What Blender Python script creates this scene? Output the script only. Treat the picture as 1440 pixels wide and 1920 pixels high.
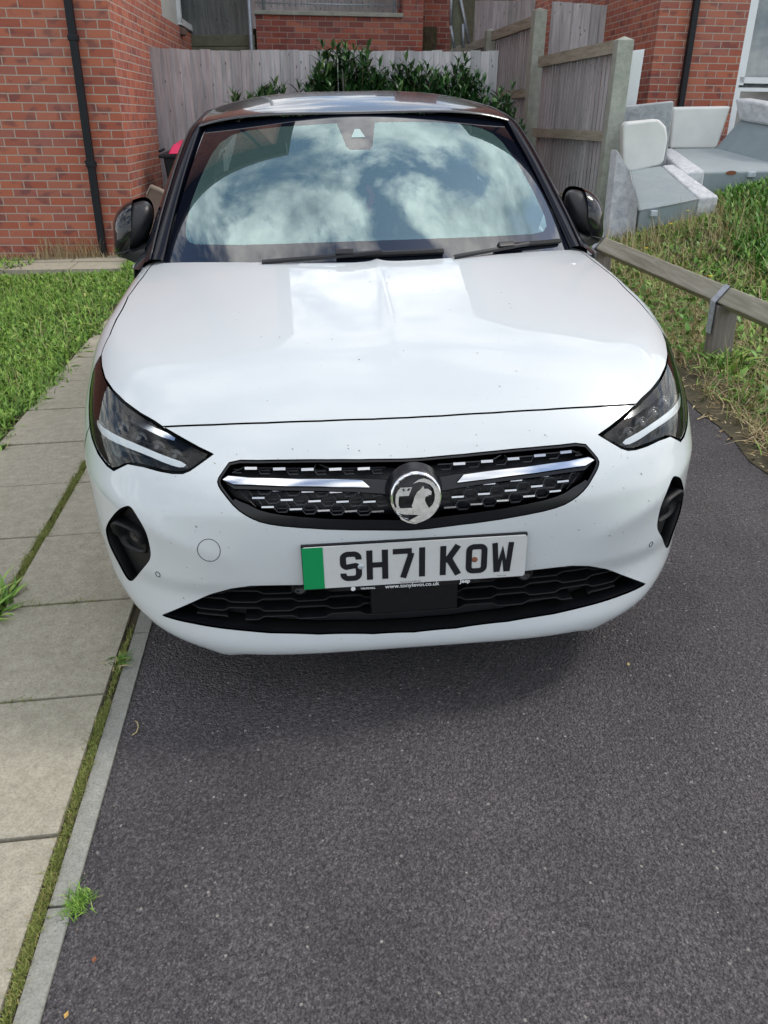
import bpy, math, random
import numpy as np
from mathutils import Vector, Matrix, geometry
random.seed(7); rng = np.random.default_rng(11)
PI = math.pi
for o in list(bpy.data.objects): bpy.data.objects.remove(o)
SC = bpy.context.scene; COL = SC.collection

# ------------------------------------------------------------------ camera, world, sun, exposure
CP = np.array([-0.20441806, -1.57886337, 1.43091473])
YAW, PITCH, ROLL, FPX = math.radians(4.8552511), math.radians(27.78469088), math.radians(-0.95986614), 1491.58
def cam_axes():
    cy, sy, cp, sp, cr, sr = math.cos(YAW), math.sin(YAW), math.cos(PITCH), math.sin(PITCH), math.cos(ROLL), math.sin(ROLL)
    f = np.array([sy*cp, cy*cp, -sp]); r = np.array([cy, -sy, 0]); u = np.cross(r, f)
    return cr*r+sr*u, -sr*r+cr*u, f
RX, UX, FX = cam_axes()
cd = bpy.data.cameras.new('camera'); cam = bpy.data.objects.new('camera', cd); COL.objects.link(cam)
cd.sensor_fit = 'HORIZONTAL'; cd.sensor_width = 36; cd.lens = FPX/1440*36; cd.clip_start = .02; cd.clip_end = 600
cam.matrix_world = Matrix(((RX[0], UX[0], -FX[0], CP[0]), (RX[1], UX[1], -FX[1], CP[1]), (RX[2], UX[2], -FX[2], CP[2]), (0, 0, 0, 1)))
SC.camera = cam
SUN_EL, SUN_AZ = 50, 82     # azimuth measured from +Y clockwise
w = bpy.data.worlds.new('World'); SC.world = w; w.use_nodes = True
nt = w.node_tree; N = nt.nodes; L = nt.links; N.clear()
wo = N.new('ShaderNodeOutputWorld'); bg = N.new('ShaderNodeBackground'); bg.inputs[1].default_value = .11
sky = N.new('ShaderNodeTexSky'); sky.sky_type = 'NISHITA'; sky.sun_disc = False
sky.sun_elevation = math.radians(SUN_EL); sky.sun_rotation = math.radians(SUN_AZ); sky.dust_density = 1.2
tc = N.new('ShaderNodeTexCoord'); sp = N.new('ShaderNodeSeparateXYZ'); L.new(tc.outputs['Generated'], sp.inputs[0])
ad = N.new('ShaderNodeMath'); ad.operation = 'MAXIMUM'; ad.inputs[1].default_value = 0.02; L.new(sp.outputs[2], ad.inputs[0])
ad2 = N.new('ShaderNodeMath'); ad2.inputs[1].default_value = .22; L.new(ad.outputs[0], ad2.inputs[0])
dx = N.new('ShaderNodeMath'); dx.operation = 'DIVIDE'; dy = N.new('ShaderNodeMath'); dy.operation = 'DIVIDE'
L.new(sp.outputs[0], dx.inputs[0]); L.new(ad2.outputs[0], dx.inputs[1]); L.new(sp.outputs[1], dy.inputs[0]); L.new(ad2.outputs[0], dy.inputs[1])
cb = N.new('ShaderNodeCombineXYZ'); L.new(dx.outputs[0], cb.inputs[0]); L.new(dy.outputs[0], cb.inputs[1]); cb.inputs[2].default_value = 8.1
nz = N.new('ShaderNodeTexNoise'); nz.inputs['Scale'].default_value = 3.1; nz.inputs['Detail'].default_value = 9; nz.inputs['Roughness'].default_value = .58; nz.inputs['Distortion'].default_value = .35
L.new(cb.outputs[0], nz.inputs[0])
rp = N.new('ShaderNodeValToRGB'); rp.color_ramp.elements[0].position = .42; rp.color_ramp.elements[1].position = .53; L.new(nz.outputs[0], rp.inputs[0])
nz2 = N.new('ShaderNodeTexNoise'); nz2.inputs['Scale'].default_value = 3.4; nz2.inputs['Detail'].default_value = 10; nz2.inputs['Roughness'].default_value = .58
L.new(cb.outputs[0], nz2.inputs[0])
rc = N.new('ShaderNodeValToRGB'); e = rc.color_ramp.elements; e[0].position = .36; e[0].color = (3.2, 3.5, 4.1, 1); e[1].position = .60; e[1].color = (12.5, 12.5, 12.2, 1)
L.new(nz2.outputs[0], rc.inputs[0])
mx = N.new('ShaderNodeMixRGB'); L.new(rp.outputs[0], mx.inputs[0]); L.new(sky.outputs[0], mx.inputs[1]); L.new(rc.outputs[0], mx.inputs[2])
L.new(mx.outputs[0], bg.inputs[0]); L.new(bg.outputs[0], wo.inputs[0])
sd = bpy.data.lights.new('sun', 'SUN'); sd.energy = 1.0; sd.angle = math.radians(11); sd.color = (1, .93, .83)
sun = bpy.data.objects.new('sun', sd); COL.objects.link(sun)
saz, sel = math.radians(SUN_AZ), math.radians(SUN_EL)
sdir = Vector((math.sin(saz)*math.cos(sel), math.cos(saz)*math.cos(sel), math.sin(sel)))
sun.rotation_euler = sdir.to_track_quat('Z', 'Y').to_euler(); sun.location = sdir*30
SC.view_settings.view_transform = 'Standard'; SC.view_settings.look = 'None'; SC.view_settings.gamma = 1; SC.view_settings.exposure = 0.74

# gravity direction seen in the ground frame (the drive slopes a little)
GUP = np.array([.02658613, .02321647, .99937689])

# ------------------------------------------------------------------ materials
class NT:
    def __init__(s, name):
        s.m = bpy.data.materials.new(name); s.m.use_nodes = True; s.t = s.m.node_tree; s.t.nodes.clear()
        s.out = s.n('ShaderNodeOutputMaterial'); s.p = s.n('ShaderNodeBsdfPrincipled'); s.l(s.p.outputs[0], s.out.inputs[0])
    def n(s, t, **k):
        x = s.t.nodes.new(t)
        for a, b in k.items(): setattr(x, a, b)
        return x
    def l(s, a, b): s.t.links.new(a, b)
    def set(s, **k):
        for a, b in k.items(): s.p.inputs[a.replace('_', ' ')].default_value = b
        return s
    def coord(s, kind='Object', scale=None, rot=None):
        c = s.n('ShaderNodeTexCoord'); o = c.outputs[kind]
        if scale or rot:
            m = s.n('ShaderNodeMapping')
            if scale: m.inputs['Scale'].default_value = scale
            if rot: m.inputs['Rotation'].default_value = rot
            s.l(o, m.inputs[0]); o = m.outputs[0]
        return o
    def noise(s, co, scale, detail=5, rough=.55, dist=0):
        x = s.n('ShaderNodeTexNoise'); x.inputs['Scale'].default_value = scale; x.inputs['Detail'].default_value = detail
        x.inputs['Roughness'].default_value = rough; x.inputs['Distortion'].default_value = dist; s.l(co, x.inputs['Vector']); return x.outputs[0]
    def ramp(s, fac, stops):
        r = s.n('ShaderNodeValToRGB'); cr = r.color_ramp
        while len(cr.elements) < len(stops): cr.elements.new(.5)
        for e, (p, c) in zip(cr.elements, stops):
            e.position = p; e.color = (*(c if hasattr(c, '__len__') else (c, c, c)), 1)
        s.l(fac, r.inputs[0]); return r.outputs[0]
    def mix(s, f, a, b, mode='MIX'):
        x = s.n('ShaderNodeMixRGB', blend_type=mode)
        for i, v in enumerate((f, a, b)):
            if hasattr(v, 'default_value') or hasattr(v, 'links'): s.l(v, x.inputs[i])
            else: x.inputs[i].default_value = v if i == 0 else (*v, 1)
        return x.outputs[0]
    def bump(s, h, strength=.5, dist=.01):
        b = s.n('ShaderNodeBump'); b.inputs['Strength'].default_value = strength; b.inputs['Distance'].default_value = dist
        s.l(h, b.inputs['Height']); s.l(b.outputs[0], s.p.inputs['Normal']); return b
    def math(s, op, a, b=None):
        x = s.n('ShaderNodeMath', operation=op)
        for i, v in enumerate((a, b)):
            if v is None: continue
            if hasattr(v, 'links'): s.l(v, x.inputs[i])
            else: x.inputs[i].default_value = v
        return x.outputs[0]

def simple(name, col, rough=.5, metal=0, coat=0, var=0, scale=20, bump=0, spec=.5):
    t = NT(name); t.set(Base_Color=(*col, 1), Roughness=rough, Metallic=metal, Coat_Weight=coat, Coat_Roughness=.03)
    t.p.inputs['Specular IOR Level'].default_value = spec
    if var or bump:
        co = t.coord(); f = t.noise(co, scale, 6, .6)
        if var: t.l(t.ramp(f, [(.3, tuple(c*(1-var) for c in col)), (.7, tuple(min(1, c*(1+var)) for c in col))]), t.p.inputs['Base Color'])
        if bump: t.bump(f, bump, .003)
    return t.m

M = {}
def paint():
    t = NT('white_paint'); co = t.coord()
    d = t.noise(co, 3.2, 8, .62); fine = t.noise(co, 420, 2, .5)
    base = t.ramp(d, [(.25, (.545, .585, .610)), (.7, (.57, .61, .635))])
    specks = t.ramp(t.noise(co, 95, 3, .7), [(.0, 1), (.69, 1), (.715, .55), (1, .4)])
    base = t.mix(.5, base, specks, 'MULTIPLY')
    t.l(base, t.p.inputs['Base Color']); t.set(Roughness=.42, Coat_Weight=1.0, Coat_IOR=1.37)
    t.l(t.ramp(t.noise(co, 6, 6, .6), [(.3, .008), (.8, .03)]), t.p.inputs['Coat Roughness'])
    return t.m
M['paint'] = paint()
M['gloss_black'] = simple('gloss_black', (.004, .005, .007), .25, 0, 1)
M['frit'] = simple('frit', (.004, .006, .012), .02, 0, 0, 0, 20, 0, 1.0); M['frit'].node_tree.nodes['Principled BSDF'].inputs['IOR'].default_value = 1.62
M['lamp_black'] = simple('lamp_black', (.006, .008, .010), .55, 0, 0, 0, 20, 0, .25)
M['reflector_grey'] = simple('reflector_grey', (.10, .12, .115), .25, .6)
M['lamp_dark'] = simple('lamp_dark', (.10, .10, .10), .25, .8)
M['mirror_black'] = simple('mirror_black', (.003, .004, .007), .12, 0, .25)
M['roof_black'] = simple('roof_black', (.012, .0135, .017), .22, 0, .75)
M['pillar_black'] = simple('pillar_black', (.003, .004, .009), .15, 0, 0, 0, 20, 0, .22)
M['sensor_glass'] = simple('sensor_glass', (.30, .42, .42), .05)
M['black_plastic'] = simple('black_plastic', (.006, .0065, .008), .5, 0, 0, .25, 60, .15, .3)
M['dark_trim'] = simple('dark_trim', (.0055, .006, .009), .3, 0, 0, 0, 20, 0, .45)
M['satin_edge'] = simple('satin_edge', (.014, .016, .021), .35)
M['chrome'] = simple('chrome', (.82, .83, .85), .09, 1)
M['accent_chrome'] = simple('accent_chrome', (.55, .56, .58), .25, 1)
M['emblem_metal'] = simple('emblem_metal', (.36, .355, .34), .25, 1, 0, .15, 60, .25)
M['light_guide'] = simple('light_guide', (.90, .94, .98), .22, 0, 1)
M['satin_chrome'] = simple('satin_chrome', (.72, .72, .74), .22, 1)
M['rubber'] = simple('rubber', (.012, .012, .013), .75, 0, 0, .2, 40, .3)
M['interior_dark'] = simple('interior_dark', (.10, .13, .13), .7, 0, 0, .2, 30, .2)
M['seat_cloth'] = simple('seat_cloth', (.03, .035, .04), .9, 0, 0, .3, 90, .3)
M['headliner'] = simple('headliner', (.75, .77, .76), .9, 0, 0, .06, 60, .1)
M['plate_white'] = simple('plate_white', (.57, .585, .59), .3, 0, .4, .03, 30)
M['plate_green'] = simple('plate_green', (.0, .27, .085), .35, 0, .4)
M['ink'] = simple('ink', (.008, .009, .012), .4)
M['print_white'] = simple('print_white', (.7, .72, .74), .5)
M['rust'] = simple('rust', (.20, .07, .03), .7, 0, 0, .4, 300)
M['steel'] = simple('steel', (.52, .58, .64), .5, .45, 0, .25, 40, .1)
M['galv'] = simple('galv', (.34, .40, .45), .5, .6, 0, .25, 30, .1)
M['pvc'] = simple('pvc', (.74, .78, .80), .3, 0, .2, .03, 6)
M['downpipe'] = simple('downpipe', (.007, .009, .013), .5, 0, 0, .2, 12, 0, .3)
M['stem'] = simple('stem', (.07, .05, .03), .8)
def lensglass(name, tint, ior, gl=1.0):
    t = NT(name); t.t.nodes.remove(t.p)
    tr = t.n('ShaderNodeBsdfTransparent'); tr.inputs[0].default_value = (*tint, 1)
    g = t.n('ShaderNodeBsdfGlossy'); g.inputs['Roughness'].default_value = .0; g.inputs[0].default_value = (gl*(.80 if ior > 2.5 else 1), gl*(.99 if ior > 2.5 else 1), gl, 1)
    fr = t.n('ShaderNodeFresnel'); fr.inputs[0].default_value = ior
    mx = t.n('ShaderNodeMixShader'); t.l(fr.outputs[0], mx.inputs[0]); t.l(tr.outputs[0], mx.inputs[1]); t.l(g.outputs[0], mx.inputs[2])
    t.l(mx.outputs[0], t.out.inputs[0]); return t.m
M['windscreen_glass'] = lensglass('windscreen_glass', (.66, .93, .91), 3.1)
def film(m_, col, amt):   # thin film of dust and tint; its teal also paints in bright haze
    t = m_.node_tree; mx_ = [n for n in t.nodes if n.type == 'MIX_SHADER'][0]; tr_ = [n for n in t.nodes if n.type == 'BSDF_TRANSPARENT'][0]
    d = t.nodes.new('ShaderNodeBsdfDiffuse'); d.inputs[0].default_value = (*col, 1); m2 = t.nodes.new('ShaderNodeMixShader'); m2.inputs[0].default_value = amt
    t.links.new(tr_.outputs[0], m2.inputs[1]); t.links.new(d.outputs[0], m2.inputs[2]); t.links.new(m2.outputs[0], mx_.inputs[1])
film(M['windscreen_glass'], (.40, .70, .69), .11)
M['lens_glass'] = lensglass('lens_glass', (.95, .97, .97), 1.38)
M['window_glass'] = simple('window_glass', (.02, .025, .03), .03, 0, 1)
M['pane_glass'] = lensglass('pane_glass', (.75, .85, .9), 1.9)
def brick(name, ax, cols=((.47, .145, .08), (.34, .09, .058)), mortar=(.41, .33, .275)):
    t = NT(name); co = t.coord(); s = t.n('ShaderNodeSeparateXYZ'); t.l(co, s.inputs[0])
    c = t.n('ShaderNodeCombineXYZ'); t.l(s.outputs[ax], c.inputs[0]); t.l(s.outputs[2], c.inputs[1])
    # slight wobble of the joints
    wob = t.n('ShaderNodeVectorMath', operation='SCALE'); wn = t.n('ShaderNodeTexNoise'); wn.inputs['Scale'].default_value = 9; t.l(co, wn.inputs['Vector'])
    t.l(wn.outputs[1], wob.inputs[0]); wob.inputs['Scale'].default_value = .004
    av = t.n('ShaderNodeVectorMath', operation='ADD'); t.l(c.outputs[0], av.inputs[0]); t.l(wob.outputs[0], av.inputs[1])
    b = t.n('ShaderNodeTexBrick'); b.inputs['Scale'].default_value = 1; b.inputs['Brick Width'].default_value = .225; b.inputs['Row Height'].default_value = .075
    b.inputs['Mortar Size'].default_value = .0062; b.inputs['Mortar Smooth'].default_value = .25; b.offset = .5
    b.inputs['Color1'].default_value = (0, 0, 0, 1); b.inputs['Color2'].default_value = (1, 1, 1, 1); b.inputs['Bias'].default_value = 0
    t.l(av.outputs[0], b.inputs[0])
    body = t.ramp(b.outputs[0], [(0, cols[1]), (.3, (.38, .105, .062)), (.55, cols[0]), (.8, (.33, .11, .085)), (1, (.46, .155, .09))])
    big = t.noise(co, 1.1, 4, .6)
    fleck = t.noise(co, 60, 5, .7)
    body = t.mix(.35, body, t.ramp(fleck, [(.25, .45), (.55, .95), (.8, 1.25)]), 'MULTIPLY')
    # dark kiln marks in the ends of the bricks
    km = t.n('ShaderNodeMapping'); km.inputs['Scale'].default_value = (5.2, 7.5, 1); t.l(c.outputs[0], km.inputs[0])
    kn = t.n('ShaderNodeTexNoise'); kn.inputs['Scale'].default_value = 1.25; kn.inputs['Detail'].default_value = 1.5; t.l(km.outputs[0], kn.inputs['Vector'])
    body = t.mix(t.ramp(kn.outputs[0], [(.55, 0), (.66, .6)]), body, (.12, .05, .055))
    body = t.mix(t.ramp(big, [(.45, 0), (.75, .25)]), body, (.34, .22, .2))
    col = t.mix(b.outputs[1], body, mortar)
    t.l(col, t.p.inputs['Base Color']); t.set(Roughness=.88)
    h = t.math('SUBTRACT', t.math('MULTIPLY', fleck, .25), b.outputs[1]); t.bump(h, .7, .006)
    return t.m
M['brick_front'] = brick('brick_front', 0); M['brick_side'] = brick('brick_side', 1)
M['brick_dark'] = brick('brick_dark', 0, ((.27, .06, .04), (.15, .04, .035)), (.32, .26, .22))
def wood(name, axis, cols, knots=True):
    t = NT(name); sc = [14, 14, 14]; sc[axis] = .9
    co = t.coord(scale=tuple(sc)); g = t.noise(co, 2.2, 8, .62, .6)
    isl = t.n('ShaderNodeNewGeometry').outputs['Random Per Island']
    a = t.ramp(g, [(.25, cols[0]), (.5, cols[1]), (.75, cols[2])])
    a = t.mix(.55, a, t.ramp(isl, [(0, .6), (.35, .95), (.7, (.86, .80, .80)), (1, 1.25)]), 'MULTIPLY')
    o = t.coord(); st = t.noise(o, .9, 5, .6)
    a = t.mix(t.ramp(st, [(.5, 0), (.8, .5)]), a, (cols[0][0]*.8, cols[0][1]*.95, cols[0][2]*.75))
    if knots:
        ks = [16, 16, 16]; ks[axis] = 6.5
        v = t.n('ShaderNodeTexVoronoi'); v.inputs['Scale'].default_value = 1; t.l(t.coord(scale=tuple(ks)), v.inputs['Vector'])
        a = t.mix(t.ramp(v.outputs['Distance'], [(.06, .85), (.14, 0)]), a, (.04, .03, .028))
    t.l(a, t.p.inputs['Base Color']); t.set(Roughness=.9); t.bump(g, .5, .004); return t.m
M['fence_wood'] = wood('fence_wood', 2, ((.28, .28, .295), (.46, .455, .47), (.62, .61, .62)))
M['fence_wood_dark'] = wood('fence_wood_dark', 2, ((.09, .10, .10), (.17, .18, .18), (.25, .26, .25)))
M['rail_wood'] = wood('rail_wood', 0, ((.10, .09, .055), (.19, .17, .13), (.27, .25, .20)), False)
M['rail_wood_y'] = wood('rail_wood_y', 1, ((.20, .185, .14), (.35, .33, .26), (.48, .45, .38)), False)
M['post_wood'] = wood('post_wood', 2, ((.13, .11, .10), (.25, .215, .20), (.36, .32, .30)), False)
def concrete(name, a, b, sc=9, spots=True, green=.3):
    t = NT(name); co = t.coord(); n1 = t.noise(co, sc, 9, .65); n2 = t.noise(co, 1.3, 5, .6)
    c = t.ramp(n1, [(.3, a), (.7, b)])
    c = t.mix(.8, c, t.ramp(t.noise(co, 170, 5, .8), [(.36, .66), (.5, 1), (.64, 1.25)]), 'MULTIPLY')
    c = t.mix(t.ramp(n2, [(.45, 0), (.8, green)]), c, (a[0]*.72, a[1]*.80, a[2]*.55))
    if spots:
        v = t.n('ShaderNodeTexVoronoi'); v.inputs['Scale'].default_value = 95; t.l(co, v.inputs['Vector'])
        sp_ = t.ramp(v.outputs['Distance'], [(.10, .8), (.22, 0)])
        gate = t.ramp(t.noise(co, 26, 3, .6), [(.52, 0), (.6, 1)])
        c = t.mix(t.math('MULTIPLY', sp_, gate), c, (a[0]*.42, a[1]*.42, a[2]*.42))
    t.l(c, t.p.inputs['Base Color']); t.set(Roughness=.93); t.bump(t.noise(co, 130, 6, .8), .8, .004); return t.m
M['slab'] = concrete('slab', (.315, .288, .225), (.44, .408, .325), 30)
M['kerb'] = concrete('kerb', (.26, .262, .235), (.345, .345, .31), 45)
M['concrete_post'] = concrete('concrete_post', (.27, .29, .25), (.42, .44, .39), 12)
M['stone_wall'] = concrete('stone_wall', (.10, .11, .075), (.17, .18, .13), 8)
def asphalt():
    t = NT('asphalt'); co = t.coord(); big = t.noise(co, .8, 4, .6); mid = t.noise(co, 90, 5, .75)
    c = t.ramp(mid, [(.36, (.036, .0335, .036)), (.5, (.070, .0645, .069)), (.66, (.122, .113, .119))])
    c = t.mix(.9, c, t.ramp(big, [(.3, (.78, .79, .84)), (.7, (1.28, 1.22, 1.2))]), 'MULTIPLY')
    c = t.mix(.8, c, t.ramp(t.noise(co, 3.3, 6, .7, .6), [(.38, .80), (.5, 1), (.66, 1.10)]), 'MULTIPLY')
    for sc_, lo_, hi_ in ((310, .55, 1.5), (150, .78, 1.25)):
        va = t.n('ShaderNodeTexVoronoi'); va.inputs['Scale'].default_value = sc_; t.l(co, va.inputs['Vector']); sa = t.n('ShaderNodeSeparateColor'); t.l(va.outputs['Color'], sa.inputs[0])
        c = t.mix(.9, c, t.ramp(sa.outputs[1], [(0, lo_), (1, hi_)]), 'MULTIPLY')
    for sc, thr, col, amt in ((150, .90, (.22, .205, .20), .8), (85, .965, (.36, .34, .31), .8), (260, .66, (.135, .125, .13), .7)):
        v = t.n('ShaderNodeTexVoronoi'); v.inputs['Scale'].default_value = sc; t.l(co, v.inputs['Vector'])
        sepc = t.n('ShaderNodeSeparateColor'); t.l(v.outputs['Color'], sepc.inputs[0])
        g = t.ramp(sepc.outputs[0], [(thr, 0), (thr+.02, amt)]); d = t.ramp(v.outputs['Distance'], [(.22, 1), (.34, 0)])
        c = t.mix(t.math('MULTIPLY', g, d), c, col)
    t.l(c, t.p.inputs['Base Color']); t.set(Roughness=.82)
    v2 = t.n('ShaderNodeTexVoronoi'); v2.inputs['Scale'].default_value = 170; t.l(co, v2.inputs['Vector'])
    h = t.math('ADD', t.math('MULTIPLY', v2.outputs['Distance'], -1.0), t.math('MULTIPLY', mid, .8)); t.bump(h, 1.0, .007); return t.m
M['asphalt'] = asphalt()
def soil():
    t = NT('soil'); co = t.coord(); n = t.noise(co, 14, 9, .7)
    c = t.ramp(n, [(.3, (.035, .03, .018)), (.55, (.075, .065, .035)), (.75, (.13, .10, .06))]); t.l(c, t.p.inputs['Base Color'])
    t.set(Roughness=.95); t.bump(n, .8, .02); return t.m
M['soil'] = soil()
def leafy(name, stops, rough=.55, trans=.0):
    t = NT(name); isl = t.n('ShaderNodeNewGeometry').outputs['Random Per Island']
    c = t.ramp(isl, stops); c = t.mix(.35, c, t.ramp(t.noise(t.coord(), 1.7, 4), [(.3, .65), (.7, 1.35)]), 'MULTIPLY')
    t.l(c, t.p.inputs['Base Color']); t.set(Roughness=rough); return t.m
M['grass'] = leafy('grass', [(0, (.045, .11, .012)), (.35, (.11, .24, .028)), (.7, (.20, .37, .045)), (.93, (.30, .45, .09)), (1, (.38, .36, .14))])
M['lush'] = leafy('lush', [(0, (.04, .12, .015)), (.5, (.10, .26, .03)), (.85, (.17, .36, .06)), (1, (.28, .40, .10))], .5)
M['weed_mix'] = leafy('weed_mix', [(0, (.04, .10, .015)), (.4, (.11, .25, .03)), (.62, (.20, .33, .06)), (.8, (.33, .29, .13)), (1, (.50, .43, .24))], .75)
M['dry_grass'] = leafy('dry_grass', [(0, (.20, .12, .055)), (.4, (.38, .29, .14)), (.8, (.50, .42, .24)), (1, (.62, .52, .33))], .8)
M['moss'] = leafy('moss', [(0, (.09, .12, .02)), (.5, (.19, .24, .05)), (.8, (.30, .32, .09)), (1, (.36, .26, .12))], .8)
M['laurel'] = leafy('laurel', [(0, (.010, .04, .014)), (.5, (.024, .08, .024)), (.85, (.055, .14, .04)), (1, (.11, .22, .06))], .28)
M['flower'] = simple('flower', (.75, .55, .02), .6)
def velvet(name, a, b, sc=18):
    t = NT(name); co = t.coord(); n = t.noise(co, sc, 7, .7, .8); t.l(t.ramp(n, [(.35, a), (.62, b)]), t.p.inputs['Base Color'])
    t.set(Roughness=.75, Sheen_Weight=.4); t.bump(n, .3, .006); return t.m
M['velvet'] = velvet('velvet', (.36, .38, .41), (.60, .62, .65), 14)
M['velvet_dark'] = velvet('velvet_dark', (.22, .245, .26), (.36, .385, .40), 10)
M['grey_cloth'] = velvet('grey_cloth', (.20, .25, .27), (.24, .29, .31), 4)
M['white_leather'] = simple('white_leather', (.68, .69, .67), .5, 0, 0, .05, 5, .1)
M['brown_cloth'] = simple('brown_cloth', (.16, .11, .09), .9, 0, 0, .15, 30, .2)
M['beige'] = simple('beige', (.24, .19, .15), .8, 0, 0, .15, 10)
M['pink'] = simple('pink', (.75, .03, .13), .45)
M['red_soft'] = simple('red_soft', (1.0, .10, .18), .5)
def grit():
    t = NT('grit'); isl = t.n('ShaderNodeNewGeometry').outputs['Random Per Island']; t.l(t.ramp(isl, [(0, (.10, .09, .085)), (.4, (.24, .22, .20)), (.8, (.42, .38, .34)), (.93, (.40, .22, .10)), (1, (.6, .58, .54))]), t.p.inputs['Base Color']); t.set(Roughness=.8); return t.m
M['grit'] = grit()
M['lip_grey'] = simple('lip_grey', (.22, .23, .235), .6)
M['ochre'] = simple('ochre', (.50, .30, .08), .7)
M['grime'] = simple('grime', (.10, .095, .085), .8)
M['gravel'] = simple('gravel', (.30, .25, .21), .9, 0, 0, .5, 60, .8)
M['render_wall'] = simple('render_wall', (.40, .42, .40), .85, 0, 0, .08, 6)
M['roof_tile'] = simple('roof_tile', (.06, .055, .055), .8, 0, 0, .3, 5, .4)
M['curtain'] = simple('curtain', (.55, .60, .64), .9, 0, 0, .08, 8)

# ------------------------------------------------------------------ helpers
def finish(me, name, mat, parent, smooth):
    for m_ in (mat if isinstance(mat, (list, tuple)) else [mat]): me.materials.append(m_)
    if smooth: me.polygons.foreach_set('use_smooth', [True]*len(me.polygons))
    o = bpy.data.objects.new(name, me); COL.objects.link(o)
    if parent: o.parent = parent
    return o
def mesh(name, V, Fc, mat, parent=None, smooth=False):
    me = bpy.data.meshes.new(name); me.from_pydata([tuple(map(float, v)) for v in V], [], [tuple(map(int, f)) for f in Fc]); me.update()
    return finish(me, name, mat, parent, smooth)
def tag(o, label=None, cat=None, group=None, kind=None):
    if label: o['label'] = label
    if cat: o['category'] = cat
    if group: o['group'] = group
    if kind: o['kind'] = kind
    return o
def empty(name, loc=(0, 0, 0), label=None, cat=None, group=None, mat=None):
    o = bpy.data.objects.new(name, None); COL.objects.link(o); o.empty_display_size = .1
    if mat is not None: o.matrix_world = mat
    else: o.location = loc
    return tag(o, label, cat, group)
GR = Matrix((( 1, 0, GUP[0], 0), (0, 1, GUP[1], 0), (-GUP[0], -GUP[1], GUP[2], 0), (0, 0, 0, 1)))
def gmat(p, yaw=0):   # frame at p whose Z is true vertical
    return Matrix.Translation(Vector(p)) @ GR @ Matrix.Rotation(yaw, 4, 'Z')
class MB:
    def __init__(s): s.v = []; s.f = []
    def add(s, V, Fc):
        o = len(s.v); s.v += [tuple(map(float, q)) for q in V]; s.f += [tuple(i+o for i in f) for f in Fc]; return s
    def box(s, lo, hi, R=None, at=(0, 0, 0)):
        (a, b, c), (d, e, f) = lo, hi
        V = [(a, b, c), (d, b, c), (d, e, c), (a, e, c), (a, b, f), (d, b, f), (d, e, f), (a, e, f)]
        if R is not None: V = [tuple(R @ Vector(q) + Vector(at)) for q in V]
        return s.add(V, [(0, 3, 2, 1), (4, 5, 6, 7), (0, 1, 5, 4), (1, 2, 6, 5), (2, 3, 7, 6), (3, 0, 4, 7)])
    def hexa(s, V): return s.add(V, [(0, 3, 2, 1), (4, 5, 6, 7), (0, 1, 5, 4), (1, 2, 6, 5), (2, 3, 7, 6), (3, 0, 4, 7)])
    def tube(s, P, r, n=8, cap=True, flat=1.0):
        P = [Vector(p) for p in P]; rr = r if hasattr(r, '__len__') else [r]*len(P); base = len(s.v); V = []
        for i, p in enumerate(P):
            t = (P[min(i+1, len(P)-1)]-P[max(i-1, 0)]).normalized()
            a = t.cross(Vector((0, 0, 1)))
            if a.length < 1e-3: a = t.cross(Vector((0, 1, 0)))
            a.normalize(); b = t.cross(a)
            for k in range(n): V.append(p+a*math.cos(2*PI*k/n)*rr[i]+b*math.sin(2*PI*k/n)*rr[i]*flat)
        Fc = [(i*n+k, i*n+(k+1) % n, (i+1)*n+(k+1) % n, (i+1)*n+k) for i in range(len(P)-1) for k in range(n)]
        if cap: Fc += [tuple(range(n-1, -1, -1)), tuple((len(P)-1)*n+k for k in range(n))]
        return s.add(V, Fc)
    def grid(s, P, flip=False):   # P[i][j]
        n, m_ = len(P), len(P[0]); V = [q for r in P for q in r]
        Fc = [(i*m_+j, i*m_+j+1, (i+1)*m_+j+1, (i+1)*m_+j) for i in range(n-1) for j in range(m_-1)]
        if flip: Fc = [f[::-1] for f in Fc]
        return s.add(V, Fc)
    def prism(s, poly, fn, d0, d1):   # poly 2-D, fn(u,v,d)->3-D
        n = len(poly); V = [fn(u, v, d0) for u, v in poly]+[fn(u, v, d1) for u, v in poly]
        tri = geometry.tessellate_polygon([[Vector((u, v, 0)) for u, v in poly]])
        Fc = [tuple(t) for t in tri]+[tuple(i+n for i in t[::-1]) for t in tri]+[(i, (i+1) % n, n+(i+1) % n, n+i) for i in range(n)]
        return s.add(V, Fc)
    def build(s, name, mat, parent=None, smooth=False, bevel=0, seg=2):
        o = mesh(name, s.v, s.f, mat, parent, smooth)
        if bevel:
            b = o.modifiers.new('bevel', 'BEVEL'); b.width = bevel; b.segments = seg; b.limit_method = 'ANGLE'; b.angle_limit = math.radians(35)
            o.data.polygons.foreach_set('use_smooth', [True]*len(o.data.polygons))
            wn = o.modifiers.new('wn', 'WEIGHTED_NORMAL'); wn.keep_sharp = True
        return o

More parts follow.
